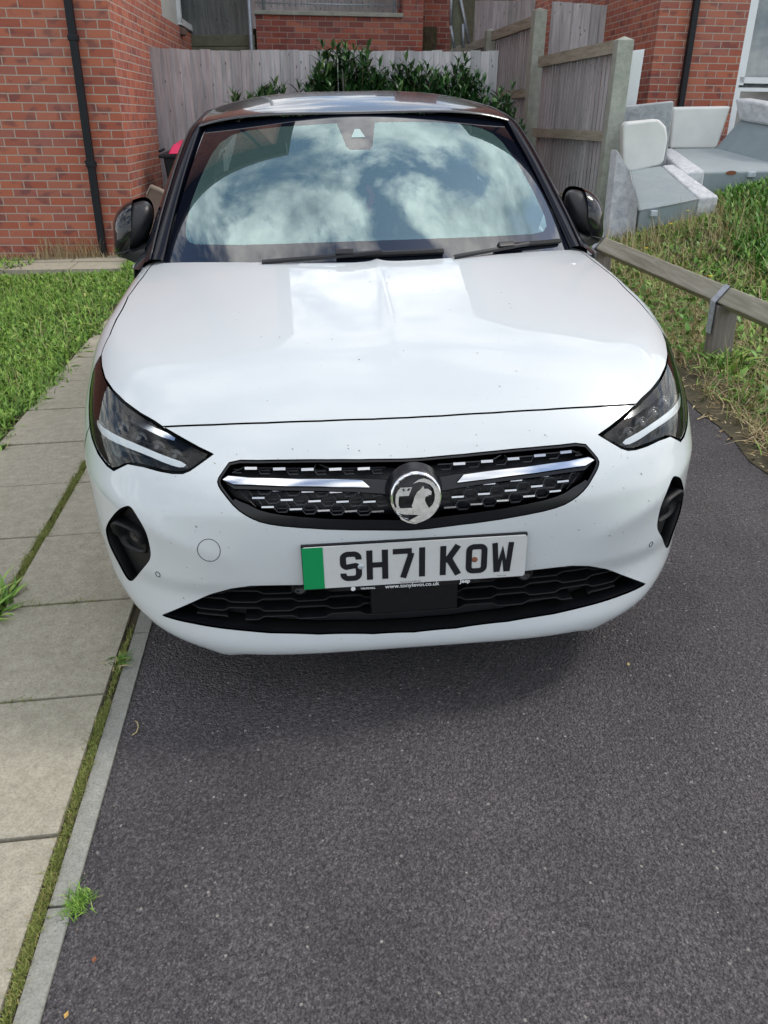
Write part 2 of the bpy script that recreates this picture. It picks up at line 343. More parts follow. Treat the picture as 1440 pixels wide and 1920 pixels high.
# =================================================================== CAR BODY SURFACE (implicit, solved by bisection)
def smooth_interp(xs,ys):
    # monotone-ish cubic (PCHIP)
    xs=np.array(xs,float);ys=np.array(ys,float)
    h=np.diff(xs);d=np.diff(ys)/h
    m=np.zeros_like(ys);m[0]=d[0];m[-1]=d[-1]
    for i in range(1,len(xs)-1):
        m[i]=0 if d[i-1]*d[i]<=0 else (h[i-1]+h[i])*3/((2*h[i]+h[i-1])/d[i-1]+(h[i]+2*h[i-1])/d[i])
    def f(x):
        x=np.clip(x,xs[0],xs[-1]);i=np.clip(np.searchsorted(xs,x)-1,0,len(xs)-2)
        t=(x-xs[i])/h[i]
        return (2*t**3-3*t**2+1)*ys[i]+(t**3-2*t**2+t)*h[i]*m[i]+(-2*t**3+3*t**2)*ys[i+1]+(t**3-t**2)*h[i]*m[i+1]
    return f
Y0=smooth_interp([-.3,.10,.165,.198,.235,.29,.36,.42,.53,.58,.64,.70,.74,.766,.80,.85,.9,1.0,1.5],
                 [.6,.25,.055,.012,.002,.012,.020,.006,.0,.002,.02,.055,.092,.125,.18,.28,.40,.7,2.0])
WZ=smooth_interp([-.2,.1,.2,.3,.42,.55,.65,.78,.88,.95,1.05,1.2],
                 [.5,.72,.81,.866,.878,.877,.870,.836,.797,.765,.71,.60])
HC=smooth_interp([-.5,0,.139,.25,.4,.6,.8,1.0,1.2,1.6,3],
                 [.2,.66,.772,.832,.883,.925,.958,.985,1.003,1.02,1.03])
NZ=smooth_interp([.1,.25,.4,.55,.7,.8,1.0],[4.6,4.6,4.5,4.3,3.9,3.6,3.3]);YC=.80
MZ=2.0
def H(x,y):
    ax=np.abs(x)
    d=.062*(ax/.70)**2.4
    crease=.0065*np.exp(-ax/.022)*np.clip((y-.17)/.35,0,1)
    return HC(y)-d+crease
def F(p):
    x,y,z=np.abs(p[...,0]),p[...,1],p[...,2]
    w=WZ(z)
    zr=.585-.10*np.clip((.72-x)/.30,0,1)
    y=y+.013*np.exp(-np.abs((z-zr)/.045)**1.5)*np.clip((x-.38)/.2,0,1)*np.clip((.9-y)/.3,0,1)
    t=np.clip((YC-y)/(YC-Y0(z)),0,5)
    E=((x/w)**NZ(z)+t**MZ)
    f1=(E**(1/2.8)-1)*.8
    f2=(z-H(x,y))*.9
    zb=.187-.018*np.exp(-((x-.468)/.026)**2)+.06*np.clip((x-.5)/.35,0,1)
    f3=(zb-z)
    k=.045
    h=np.clip(.5+.5*(f1-f2)/k,0,1)
    r=f2*(1-h)+f1*h+k*h*(1-h)
    k=.03
    h=np.clip(.5+.5*(r-f3)/k,0,1)
    return f3*(1-h)+r*h+k*h*(1-h)
P0=np.array([0,1.0,.5])
def hit(d,n=26,p0=P0):
    d=d/np.linalg.norm(d,axis=-1,keepdims=True)
    lo=np.zeros(d.shape[:-1]);hi=lo+1.6
    for _ in range(n):
        m=(lo+hi)/2;v=F(p0+m[...,None]*d);lo=np.where(v<0,m,lo);hi=np.where(v<0,hi,m)
    return p0+((lo+hi)/2)[...,None]*d
POLE=np.array([0,-.7071,.7071]);PE=np.array([1.,0,0]);PN=np.cross(POLE,PE)  # azimuthal equidistant
def dir2uv(d):
    d=d/np.linalg.norm(d,axis=-1,keepdims=True)
    a=np.arccos(np.clip(d@POLE,-1,1));e=d@PE;n=d@PN;l=np.hypot(e,n)+1e-12
    return np.stack([a*e/l,a*n/l],-1)
def uv2dir(uv):
    a=np.hypot(uv[...,0],uv[...,1]);s=np.where(a<1e-9,1,np.sin(a)/np.maximum(a,1e-9))
    return np.cos(a)[...,None]*POLE+(s*uv[...,0])[...,None]*PE+(s*uv[...,1])[...,None]*PN

def WS(s,t):
    s=np.asarray(s,float);t=np.asarray(t,float);a=np.abs(s)
    B=np.stack([.700*s,.905+.300*a**2.2,.968-.024*a**2.2],-1)
    T=np.stack([.575*s,1.735+.095*a**2,1.372-.040*a**2],-1)
    P=B*(1-t)[...,None]+T*t[...,None]
    n=np.array([0,-.45,.89]);
    return P+n*(.022*4*t*(1-t))[...,None]


def Fgrad(P):
    e = 1.2e-3; g = np.zeros_like(P)
    for i in range(3):
        d = np.zeros(3); d[i] = e; g[..., i] = F(P+d)-F(P-d)
    return g/np.linalg.norm(g, axis=-1, keepdims=True)
def lift(uv, off=0.):
    P = hit(uv2dir(np.asarray(uv, float))); n = Fgrad(P); return P+n*off, n
def side_uv(y, z):
    lo, hi = .3, 1.1
    for _ in range(30):
        m_ = (lo+hi)/2
        if F(np.array([m_, y, z])) < 0: lo = m_
        else: hi = m_
    return tuple(dir2uv(np.array([lo, y, z])-P0))
def front_y(x, z, d=0.):
    lo, hi = -.3, .95
    for _ in range(28):
        m_ = (lo+hi)/2
        if F(np.array([x, m_, z])) < 0: hi = m_
        else: lo = m_
    return hi+d
def smooth_loop(L_, closed=True, it=1, keep=()):
    P = [np.array(p, float) for p in L_]
    for _ in range(it):
        Q = []; n = len(P)
        for i in range(n if closed else n-1):
            a, b = P[i], P[(i+1) % n]; Q += [a*.75+b*.25, a*.25+b*.75]
        P = Q if closed else [P[0]]+Q+[P[-1]]
    return P
def resample(L_, h):
    P = [np.array(p, float) for p in L_]; out = []
    for i in range(len(P)):
        a, b = P[i], P[(i+1) % len(P)]; n = max(1, int(np.ceil(np.linalg.norm(b-a)/h)))
        for k in range(n): out.append(a+(b-a)*k/n)
    return out
def area(P): 
    P = np.array(P); x, y = P[:, 0], P[:, 1]; return .5*np.sum(x*np.roll(y, -1)-y*np.roll(x, -1))
def inset(P, d):   # towards the inside of a ccw loop
    P = np.array(P); a = P-np.roll(P, 1, 0); b = np.roll(P, -1, 0)-P
    na = np.stack([-a[:, 1], a[:, 0]], 1); nb = np.stack([-b[:, 1], b[:, 0]], 1)
    na /= np.linalg.norm(na, axis=1, keepdims=True)+1e-12; nb /= np.linalg.norm(nb, axis=1, keepdims=True)+1e-12
    n = na+nb; l = np.linalg.norm(n, axis=1, keepdims=True); n = n/np.maximum(l, .5)
    return [p for p in P+n*d*np.minimum(1.6, 2/np.maximum(l, .9))/1.0]
def inside(Q, P):
    P = np.array(P); x, y = Q[:, 0], Q[:, 1]; r = np.zeros(len(Q), bool)
    x1, y1 = P[:, 0], P[:, 1]; x2, y2 = np.roll(x1, -1), np.roll(y1, -1)
    for a, b, c_, d in zip(x1, y1, x2, y2):
        if b == d: continue
        k = ((b > y) != (d > y)) & (x < (c_-a)*(y-b)/(d-b)+a); r ^= k
    return r
def dist_to(Q, P):
    from mathutils.kdtree import KDTree
    kd = KDTree(len(P))
    for i, p in enumerate(P): kd.insert((p[0], p[1], 0), i)
    kd.balance(); return np.array([kd.find((q[0], q[1], 0))[2] for q in Q])
def cdt(outer, holes, h):
    loops = [outer]+holes; allb = np.array([p for l in loops for p in l])
    lo, hi = allb.min(0), allb.max(0)
    gx = np.arange(lo[0], hi[0], h); gy = np.arange(lo[1], hi[1], h*.866)
    G_ = np.array([(x+(h/2 if j % 2 else 0), y) for j, y in enumerate(gy) for x in gx])
    k = inside(G_, outer)
    for hl in holes: k &= ~inside(G_, hl)
    G_ = G_[k]; G_ = G_[dist_to(G_, allb) > h*.55]
    V = [Vector(p) for p in allb]+[Vector(p) for p in G_]
    E_ = []; o = 0
    for l in loops:
        E_ += [(o+i, o+(i+1) % len(l)) for i in range(len(l))]; o += len(l)
    vs, es, fs, ov, oe, of = geometry.delaunay_2d_cdt(V, E_, [], 0, 1e-7)
    vs = np.array([tuple(v) for v in vs]); fs = [f for f in fs if len(f) == 3]
    cen = vs[np.array(fs)].mean(1); k = inside(cen, outer)
    for hl in holes: k &= ~inside(cen, hl)
    fs = [f for f, q in zip(fs, k) if q]
    # loops as output indices
    inv = {}
    for i, src in enumerate(ov):
        for s_ in src: inv[s_] = i
    lo_ = []; o = 0
    for l in loops: lo_.append([inv[o+i] for i in range(len(l))]); o += len(l)
    return vs, fs, lo_
def panel(name, outer, holes, mat, parent, off=0., gap=.0022, flange=.014, h=.015, liftfn=None, bh=None, label=None):
    liftfn = liftfn or lift; bh = bh or h*.55
    outer = resample(outer, bh)
    if area(outer) < 0: outer = outer[::-1]
    outer = inset(outer, gap) if gap else outer
    hs = []
    for hl in holes:
        hl = resample(hl, bh)
        if area(hl) > 0: hl = hl[::-1]
        hs.append(inset(hl, gap) if gap else hl)
    uv, fs, loops = cdt(outer, hs, h)
    P, Nn = liftfn(uv, off)
    V = P.tolist(); NV = Nn.tolist(); Fc = []
    fs = np.array(fs); fn = np.cross(P[fs[:, 1]]-P[fs[:, 0]], P[fs[:, 2]]-P[fs[:, 0]]); flip = np.sum(fn*Nn[fs[:, 0]], 1) < 0
    for f, q in zip(fs.tolist(), flip): Fc.append(f[::-1] if q else f)
    if flange:
        for lp in loops:
            n = len(lp); p = P[lp]; nn = Nn[lp]; tg = np.roll(p, -1, 0)-np.roll(p, 1, 0); lat = np.cross(tg, nn)
            lat /= np.linalg.norm(lat, axis=1, keepdims=True)+1e-12
            # lat must point away from the panel
            r = min(.0014, abs(flange)*.3)
            e2 = p+lat*1e-3; 
            sgn = 1.0 if np.mean([np.dot(lat[i], p[i]-P[j]) for i, j in [(a, _nb(fs, lp[a], lp)) for a in range(0, n, max(1, n//12))] if j is not None]) > 0 else -1.0
            lat *= sgn; b0 = len(V); dsg = -1 if flange > 0 else 1
            r1 = p+lat*r+nn*dsg*r; r2 = p+lat*r+nn*dsg*abs(flange)
            V += r1.tolist()+r2.tolist(); m1 = lat*.8+nn*.6; NV += m1.tolist()+lat.tolist()
            for i in range(n):
                j = (i+1) % n
                for q in ((lp[i], lp[j], b0+j, b0+i), (b0+i, b0+j, b0+n+j, b0+n+i)):
                    Fc.append(q)
    me = bpy.data.meshes.new(name); me.from_pydata(V, [], Fc); me.update()
    NV = np.array(NV); NV /= np.linalg.norm(NV, axis=1, keepdims=True)+1e-12
    # make flange faces agree with their normals
    o = finish(me, name, mat, parent, True)
    me.normals_split_custom_set_from_vertices([tuple(q) for q in NV])
    if label: o['label'] = label
    return o
def _nb(fs, v, lp):
    m_ = (fs == v).any(1); c = set(fs[m_].ravel().tolist())-set(lp)
    return next(iter(c)) if c else None
def mir(L_): return [(-a, b) for a, b in L_]
def tube_on(name, L_, r, mat, parent, off=0., closed=True, n=6, flat=1.):
    P, _ = lift(np.array(L_), off); P = [Vector(p) for p in P]
    if closed: P.append(P[0]); 
    return MB().tube(P, r, n, not closed, flat).build(name, mat, parent, True)

car = empty('car', (0, 0, 0), 'white hatchback with black roof and number plate SH71 KOW parked on the tarmac drive', 'car')
HL = [(0.9664, -0.0991), (0.9271, -0.1596), (0.8795, -0.219), (0.8186, -0.2769), (0.7541, -0.3297), (0.6919, -0.3743), (0.6433, -0.4053), (0.6169, -0.4241), (0.5635, -0.4591), (0.5143, -0.4906), (0.4775, -0.5123), (0.5028, -0.5262), (0.5236, -0.5365), (0.5394, -0.5393), (0.5635, -0.5348), (0.5971, -0.5238), (0.6428, -0.5061), (0.6946, -0.4904), (0.7473, -0.4976), (0.7803, -0.4803), (0.8344, -0.4411), (0.8897, -0.3872), (0.9199, -0.3489), (0.9596, -0.277), (0.992, -0.2045), (1.0, -0.1494), (0.9838, -0.1225)]
HF = [(0.6169, -0.4241), (0.4922, -0.4453), (0.3642, -0.4631), (0.231, -0.4766), (0.0917, -0.485), (0, -0.4866)]
HS = [(0.9664, -0.0991), (0.9764, -0.0615), (0.989, -0.0031), (1.0387, 0.1142), (1.1116, 0.3193), (1.1448, 0.4782), (1.1721, 0.6682), (1.1789, 0.787)]
IN = [(0.6954, -0.8808), (0.5928, -0.8559), (0.5322, -0.84), (0.474, -0.8310), (0.4236, -0.8321), (0.3759, -0.841), (0.3038, -0.8553), (0.1967, -0.869), (0, -0.878)]
INL = [(0, -1.0258), (0.1179, -1.0195), (0.2688, -0.9965), (0.3968, -0.9665), (0.5223, -0.9292), (0.6017, -0.9053)]
FOG = [(.697,-.586),(.682,-.590),(.666,-.612),(.653,-.633),(.650,-.655),(.658,-.688),(.665,-.711),(.682,-.730),(.785,-.783),(.806,-.789),(.828,-.785),(.848,-.762),(.880,-.70),(.888,-.6524),(.855,-.632),(.79,-.609),(.73,-.591)]
GRL = [(0, -0.5805), (0.0429, -0.5795), (0.1617, -0.5718), (0.3514, -0.5482), (0.4331, -0.5335), (0.4461, -0.5511), (0.4583, -0.5683), (0.4537, -0.5821), (0.441, -0.5998), (0.4166, -0.633), (0.3904, -0.6566), (0.3585, -0.6768), (0.3032, -0.6955), (0.187, -0.7215), (0.051, -0.7373), (0, -0.7394)]
BAR = [(0.446, -0.5695), (0.4351, -0.565), (0.3836, -0.578), (0.2753, -0.5974), (0.1258, -0.6169), (0.1081, -0.6326), (0.1806, -0.6245), (0.2994, -0.6069), (0.4221, -0.5828)]
DRL = [(0.901, -0.3284), (0.8653, -0.3579), (0.7653, -0.4082), (0.6763, -0.4486), (0.6034, -0.4854), (0.5369, -0.5171), (0.5484, -0.5246), (0.5866, -0.5089), (0.6468, -0.478), (0.7303, -0.4421), (0.8364, -0.3944), (0.8976, -0.3492)]
DR2 = [(0.8364, -0.4), (0.8129, -0.4427), (0.7678, -0.4609), (0.7618, -0.4429), (0.6982, -0.4647), (0.6713, -0.4741), (0.7299, -0.4486)]
GLINT = [(0.8699, -0.2819), (0.7872, -0.3284), (0.685, -0.3907), (0.6062, -0.4344), (0.5821, -0.4508), (0.5831, -0.457), (0.6162, -0.4421), (0.6937, -0.3989), (0.7888, -0.3443), (0.8725, -0.2904)]
def symm(Lr):  # right half list that starts and ends on the axis -> closed loop
    return Lr+[(-a, b) for a, b in Lr[::-1] if abs(a) > 1e-6]
# bonnet
def wsbase(s): 
    a = abs(s); return np.array([.700*s, .905+.300*a**2.2])
rear = []
for s in np.linspace(1.02, 0, 14):
    x, y = wsbase(s); y += .022; rear.append(tuple(dir2uv(np.array([x, y, float(H(x, y))])-P0)))
hood_half = HF[::-1]+HL[6:0:-1]+HS+rear[:-1]+[(0., rear[-1][1])]
M_ = M
panel('bonnet', symm(hood_half), [], M_['paint'], car, h=.016)
# bumper: from the bonnet cut down to the underside, with its openings
AY, AZ, AR = .83, .31, .365
arch = lambda a: side_uv(AY+AR*math.cos(math.radians(a)), AZ+AR*math.sin(math.radians(a)))
under = []
for x in (.80, .74, .66, .58, .53, .50, .485, .468, .45, .435, .41, .37, .25, .1, 0):
    y = front_y(x, .21)+.05; zb_ = .187-.018*math.exp(-((x-.468)/.026)**2)+.06*min(1, max(0, (x-.5)/.35))
    under.append(tuple(dir2uv(np.array([x, y, zb_-.004])-P0)))
under[-1] = (0., under[-1][1])
bump_half = HF[::-1]+HL[8:23]+[arch(a) for a in (148, 160, 175, 190, 198)]+under
grille_loop = smooth_loop(symm(GRL), it=1); intake_loop = symm(IN[::-1]+INL[::-1])
fog_r = smooth_loop(FOG, it=2); fog_l = mir(fog_r)
bumper = panel('front_bumper', symm(bump_half), [grille_loop, intake_loop, fog_r, fog_l], M_['paint'], car, h=.015, flange=.02)
bm_ = MB()
for i in range(120):
    u_, v_ = rng.uniform(-.62, .62), (rng.uniform(-.86, -.50) if i < 85 else rng.uniform(-.45, .5))
    if inside(np.array([[u_, v_]]), [tuple(q) for q in grille_loop])[0] or inside(np.array([[u_, v_]]), [tuple(q) for q in intake_loop])[0]: continue
    P_, n_ = lift(np.array([[u_, v_]]), .0006); n_ = Vector(n_[0]); a_ = n_.orthogonal().normalized(); b_ = n_.cross(a_); r_ = rng.uniform(.0006, .0017); st_ = rng.uniform(1, 2.6)
    bm_.add([tuple(Vector(P_[0])+a_*math.cos(t)*r_*rng.uniform(.6, 1)+b_*math.sin(t)*r_*st_*rng.uniform(.6, 1)) for t in np.linspace(0, 2*PI, 8)[:-1]], [tuple(range(7))])
lip = []
for x in np.linspace(-.66, .66, 67):
    ax = abs(x); z_ = .206-.016*math.exp(-((ax-.468)/.03)**2)+.06*min(1, max(0, (ax-.5)/.35)); lip.append(tuple(dir2uv(np.array([x, front_y(ax, z_), z_])-P0)))
tube_on('lip_seam', lip, .0011, M_['lip_grey'], bumper, .0, False)
o_ = bm_.build('bug_marks', M_['grime'], bumper); o_['kind'] = 'stuff'
# fenders and headlights, left and right
for sgn in (1, -1):
    f = (lambda L_: L_) if sgn > 0 else mir
    fend = HS+[side_uv(1.235, z_) for z_ in (.90, .80, .62, .42, .22)]+[arch(a) for a in (-12, 5, 30, 60, 90, 120, 145)]+HL[22:]
    panel('front_wing', f(fend), [], M_['paint'], car, h=.022, gap=.002)
    hl = empty('headlight', (0, 0, 0)); hl.parent = car
    hll = smooth_loop(HL, it=1)
    # housing bowl
    panel('housing', f(hll), [], M_['lamp_black'], hl, off=-.055, flange=-.052, gap=.001, h=.03)
    panel('light_bar', f(smooth_loop(DRL, it=1)), [], M_['light_guide'], hl, off=-.012, flange=.012, gap=0, h=.02)
    panel('reflector', f(DR2), [], M_['reflector_grey'], hl, off=-.028, flange=.02, gap=0, h=.02)
    panel('lens_highlight', f(GLINT), [], M_['chrome'], hl, off=-.012, flange=.02, gap=0, h=.02)  # chrome strip standing in for the highlight reflected along the lens edge
    for (a, b) in ((0.785, -0.372), (0.705, -0.413), (0.64, -0.447), (0.585, -0.479)):
        P_, n_ = lift(np.array([f([(a, b)])[0]]), -.045); p = Vector(P_[0]); n = Vector((n_[0][0]*.3, n_[0][1], n_[0][2]*.2)).normalized()
        q = n.to_track_quat('Z', 'Y').to_matrix()
        mb = MB(); ring = []
        for r_, d_ in ((.019, 0), (.020, .018), (.017, .020), (.0155, .012), (.012, .022), (.006, .027), (.0005, .028)):
            ring.append([tuple(p+q @ Vector((r_*math.cos(t), r_*math.sin(t), d_))) for t in np.linspace(0, 2*PI, 21)])
        mb.grid(ring, True); mb.build('projector', M_['chrome'] if False else M_['gloss_black'], hl, True)
    # thin frame bar across the modules
    tube_on('inner_rib', f([(0.885, -0.335), (0.80, -0.378), (0.70, -0.425), (0.61, -0.468), (0.545, -0.503)]), .003, M_['dark_trim'], hl, -.03, False)
    tube_on('inner_mark', f([(0.533, -0.492), (0.541, -0.512)]), .0016, M_['satin_edge'], hl, -.016, False)
    panel('lens', f(hll), [], M_['lens_glass'], hl, off=-.001, flange=.004, gap=.0045, h=.018)
    # fog lamp pocket
    fl = empty('fog_lamp', (0, 0, 0)); fl.parent = car
    lp = f(fog_r)
    panel('surround', lp, [], M_['black_plastic'], fl, off=-.03, flange=-.026, gap=.001, h=.03)
    P_, n_ = lift(np.array(f([(0.765, -0.672)])), -.036); p = Vector(P_[0]); n = Vector((n_[0][0]*.75, n_[0][1], 0)).normalized()
    q = Matrix((Vector((-n.y, n.x, 0)), Vector((0, 0, 1)), n)).transposed()   # columns: lateral, up, out
    if q.determinant() < 0: q = Matrix((Vector((n.y, -n.x, 0)), Vector((0, 0, 1)), n)).transposed()
    rings = []
    for sx, sz, d_, dz_ in ((.062, .046, -.01, .0), (.058, .043, .016, .002), (.054, .040, .028, .004), (.050, .036, .030, .004), (.044, .031, .016, .002), (.034, .026, -.004, 0)):
        r_ = []
        for t in np.linspace(0, 2*PI, 29):
            c_, s_ = math.cos(t), math.sin(t); e_ = .62
            x_ = sx*math.copysign(abs(c_)**e_, c_); z_ = sz*math.copysign(abs(s_)**e_, s_)
            top = max(0, z_/sz)
            r_.append(tuple(p+q @ Vector((x_, z_+dz_, d_-(.012 if z_ < 0 else 0)+.006*top))))
        rings.append(r_)
    MB().grid(rings, True).build('cowl', M_['black_plastic'], fl, True)
    rings = []
    for r_, d_ in ((.022, -.012), (.022, .004), (.018, .006), (.010, .010), (.0005, .011)):
        rings.append([tuple(p+q @ Vector((r_*1.1*math.cos(t), r_*math.sin(t), d_))) for t in np.linspace(0, 2*PI, 25)])
    MB().grid(rings, True).build('lamp', M_['lamp_dark'], fl, True)
    # parking sensor in the bumper
    c0 = np.array(f([(0.6631, -0.7647)])[0]); ringp = [c0+np.array([.0072*math.cos(t), .0072*math.sin(t)]) for t in np.linspace(0, 2*PI, 21)[:-1]]
    tube_on('parking_sensor', ringp, .0011, M_['ink'], car, .0)
c0 = np.array([-0.4954, -0.7179]); ringp = [c0+np.array([.0265*math.cos(t), .0275*math.sin(t)]) for t in np.linspace(0, 2*PI, 41)[:-1]]
tube_on('tow_eye_cover', ringp, .0009, M_['satin_edge'], car, .0)

# --- upper grille
gr = empty('grille', (0, 0, 0)); gr.parent = car
panel('rim', grille_loop, [[(a, b+(.020 if b < -.62 else 0)*min(1, max(0, (-.60-b)/.05))) for a, b in inset(resample(grille_loop, .01) if area(grille_loop) > 0 else resample(grille_loop[::-1], .01), .0055)]], M_['dark_trim'], gr, off=.0, flange=.03, gap=.0008, h=.02)
panel('back', grille_loop, [], M_['ink'], gr, off=-.055, flange=-.05, gap=.001, h=.03)
gin = inset(resample(grille_loop if area(grille_loop) > 0 else grille_loop[::-1], .01), .012)
def gpt(x, z, d): return (x, front_y(abs(x), z)+d, z)
def gin_ok(x, z):
    uv = dir2uv(np.array([x, front_y(abs(x), z), z])-P0); return inside(np.array([uv]), gin)[0]
mbs = {-1: MB(), 1: MB()}; DX, DZ = .066, .0262
def bar_z(x): return .6605+.010*0+.0015*abs(x)-(.0)      # height of the chrome bars
rows = [(.684, 'u')]+[(.6335-k*DZ, 'l') for k in range(3)]
ACC = [[(0.3639, 0.6849), (0.3, 0.6833), (0.2366, 0.681), (0.174, 0.6795), (0.1095, 0.6781)], [(0.3672, 0.6479), (0.3029, 0.6439), (0.2387, 0.6397), (0.1756, 0.6365), (0.1127, 0.6339)],
       [(0.3501, 0.6293), (0.2865, 0.6242), (0.2245, 0.6195), (0.1619, 0.6156), (0.1011, 0.6125)], [(0.3303, 0.6101), (0.2676, 0.6039), (0.2052, 0.5982), (0.1441, 0.5937), (0.083, 0.5897)]]
for ri, row in enumerate(ACC):
    cells = [((row[0][0]*1.5-row[1][0]*.5), row[0][1]*1.5-row[1][1]*.5)]+[((a_[0]+b_[0])/2, (a_[1]+b_[1])/2) for a_, b_ in zip(row, row[1:])]+[((row[-1][0]*1.5-row[-2][0]*.5), row[-1][1]*1.5-row[-2][1]*.5)]
    for (xc, zc) in cells:
        if xc < .055: continue
        for sg in (-1, 1):
            for dd, rr_ in ((.016, .0013), (.034, .0012)):
                pts = [(sg*(xc+a_), zc+b_) for a_, b_ in ((-.0175, 0), (-.010, .0105), (.010, .0105), (.0175, 0), (.010, -.0105), (-.010, -.0105))]
                pts = [q for q in pts if gin_ok(*q)]
                if len(pts) < 3: continue
                P_ = [gpt(a_, b_, dd) for a_, b_ in pts]; mbs[sg].tube(P_+([P_[0]] if len(pts) == 6 else []), rr_, 5, False, 1.8)
for mb in mbs.values(): mb.build('mesh', M_['satin_edge'], gr, False)
for ri, row in enumerate(ACC):
    for (x0, zz) in row:
        for sg in (-1, 1):
            a, b = (sg*x0-.0138, zz), (sg*x0+.0138, zz)
            d = .013; t_ = .0019 if ri else .0024
            V = []
            for dd in (d, d+.008):
                for (px_, pz_) in ((a[0], a[1]-t_), (b[0], b[1]-t_), (b[0], b[1]+t_), (a[0], a[1]+t_)): V.append(gpt(px_, pz_, dd))
            mesh('accent', V, [(0, 1, 2, 3), (0, 4, 5, 1), (1, 5, 6, 2), (2, 6, 7, 3), (3, 7, 4, 0), (4, 7, 6, 5)], M_['accent_chrome'], gr)
for f in ((lambda L_: L_), mir):
    panel('chrome_bar', f(BAR), [], M_['chrome'], gr, off=.001, flange=.02, gap=-.0005, h=.012)
    panel('bar_carrier', f([(a*1.0, b-.002) for a, b in [(0.450, -0.566), (0.3836, -0.573), (0.2753, -0.592), (0.06, -0.618), (0.06, -0.65), (0.1806, -0.632), (0.2994, -0.614), (0.4221, -0.590)]]), [], M_['dark_trim'], gr, off=-.006, flange=.02, gap=0, h=.02)
# emblem
EC = Vector((0, -.012, .6365)); ER = .0575
zt = -.20   # the emblem leans back with the nose
def em(u, v, d): return tuple(EC+Vector((u*ER, -d*math.cos(zt)+v*ER*math.sin(-zt), v*ER*math.cos(zt)+d*math.sin(zt)*0)))
eb = empty('emblem', (0, 0, 0)); eb.parent = car
rings = [[em(r_*math.cos(t), r_*math.sin(t), d_) for t in np.linspace(0, 2*PI, 49)] for r_, d_ in ((1.13, -.034), (1.06, -.012), (1.02, -.002), (.99, .0005), (.0005, .0005))]
MB().grid(rings, True).build('backing', M_['dark_trim'], eb, True)
rings = [[em(r_*math.cos(t), r_*math.sin(t), d_) for t in np.linspace(0, 2*PI, 65)] for r_, d_ in ((1.0, .0), (1.0, .004), (.97, .0065), (.93, .0068), (.89, .0055), (.885, .0))]
MB().grid(rings, True).build('ring', M_['chrome'], eb, True)
def zc_(L_): return [((x-676)/375, -(y-555)/375) for x, y in L_]
gf = MB()
for L_ in ([(905,470),(895,518),(840,515),(862,532),(815,540),(800,590),(825,650),(860,705),(910,660),(940,600),(950,520),(930,430),(880,370),(800,335),(720,325),(640,345),(720,290),(800,280),(870,300),(950,350),(1010,430),(1030,560),(1000,690),(930,790),(860,850),(770,890),(640,905),(560,872),(710,800),(625,790),(622,690),(605,660),(630,610),(650,540),(690,470),(745,425),(785,385),(797,425),(850,430)],
           [(360,670),(440,690),(620,692),(620,790),(520,782),(430,765),(385,735)], [(455,395),(620,395),(570,515),(430,515),(418,570),(418,650),(440,690),(395,690),(372,600),(380,500),(415,430)],
           [(420,790),(520,860),(640,905),(760,893),(650,925),(540,900),(440,840)]):
    P_ = zc_(L_)
    gf.prism(P_, lambda u, v, d: em(u, v, d+(.0035-.0055*v if d > .002 else 0)), .0045, .0005)
gf.build('griffin', M_['emblem_metal'], eb, False, .0008, 1)
MB().prism(zc_([(480,410),(507,410),(527,478),(565,410),(598,410),(540,505),(508,505)]), lambda u, v, d: em(u, v, d+.0012), .0052, .004).build('letter', M_['ink'], eb)

# --- text helper
def text_mb(s, size, fn, mb=None, bold=0.0, align='CENTER', extr=.0002):
    cu = bpy.data.curves.new('t', 'FONT'); cu.body = s; cu.size = size; cu.align_x = align; cu.offset = bold; cu.resolution_u = 3
    to = bpy.data.objects.new('t', cu); COL.objects.link(to); bpy.context.view_layer.update()
    me = to.evaluated_get(bpy.context.evaluated_depsgraph_get()).to_mesh()
    mb = mb or MB(); mb.add([fn(v.co.x, v.co.y) for v in me.vertices], [tuple(p.vertices) for p in me.polygons])
    to.to_mesh_clear(); bpy.data.objects.remove(to); bpy.data.curves.remove(cu); return mb
tm = MB()
for i, ch in enumerate('VAUXHALL'):
    a = math.radians(148-i*16.6)
    text_mb(ch, .0075, lambda x, y: em(.93*math.cos(a)+(x*math.sin(a)+(y-.0027)*math.cos(a))/ER, .93*math.sin(a)+(-x*math.cos(a)+(y-.0027)*math.sin(a))/ER, .0072), tm)
tm.build('lettering', M_['satin_edge'], eb)

# --- lower intake
ik = empty('lower_intake', (0, 0, 0)); ik.parent = car
panel('back', intake_loop, [], M_['ink'], ik, off=-.085, flange=-.08, gap=.001, h=.04)
iin = inset(resample(intake_loop if area(intake_loop) > 0 else intake_loop[::-1], .01), .004)
def ipt_ok(x, z): return inside(np.array([dir2uv(np.array([x, front_y(abs(x), z), z])-P0)]), iin)[0]
for zi, z0 in enumerate((.392, .368, .344, .320, .297)):
    runs = []; cur = []
    for x in np.arange(-.64, .641, .006):
        ph = (x/.165+zi*.5) % 1.0; up = min(1, max(0, (abs(ph-.5)-.20)/.08)); z = z0-.008+.0085*up
        if ipt_ok(x, z) and ipt_ok(x, z-.004): cur.append((x, z))
        elif cur: runs.append(cur); cur = []
    if cur: runs.append(cur)
    for r_ in runs:
        if len(r_) < 14: continue
        s = MB(); s.grid([[(x, front_y(abs(x), z)+.028+d_, z+e_) for x, z in r_] for d_, e_ in ((.045, .002), (.004, .0028), (.0, .001), (.0015, -.0018), (.045, -.004))])
        s.build('slat', M_['black_plastic'], ik, True)
rb = MB().box((-.105, -.0, .318), (.105, .05, .395)); rb.build('radar_cover', M_['black_plastic'], ik, False, .006)
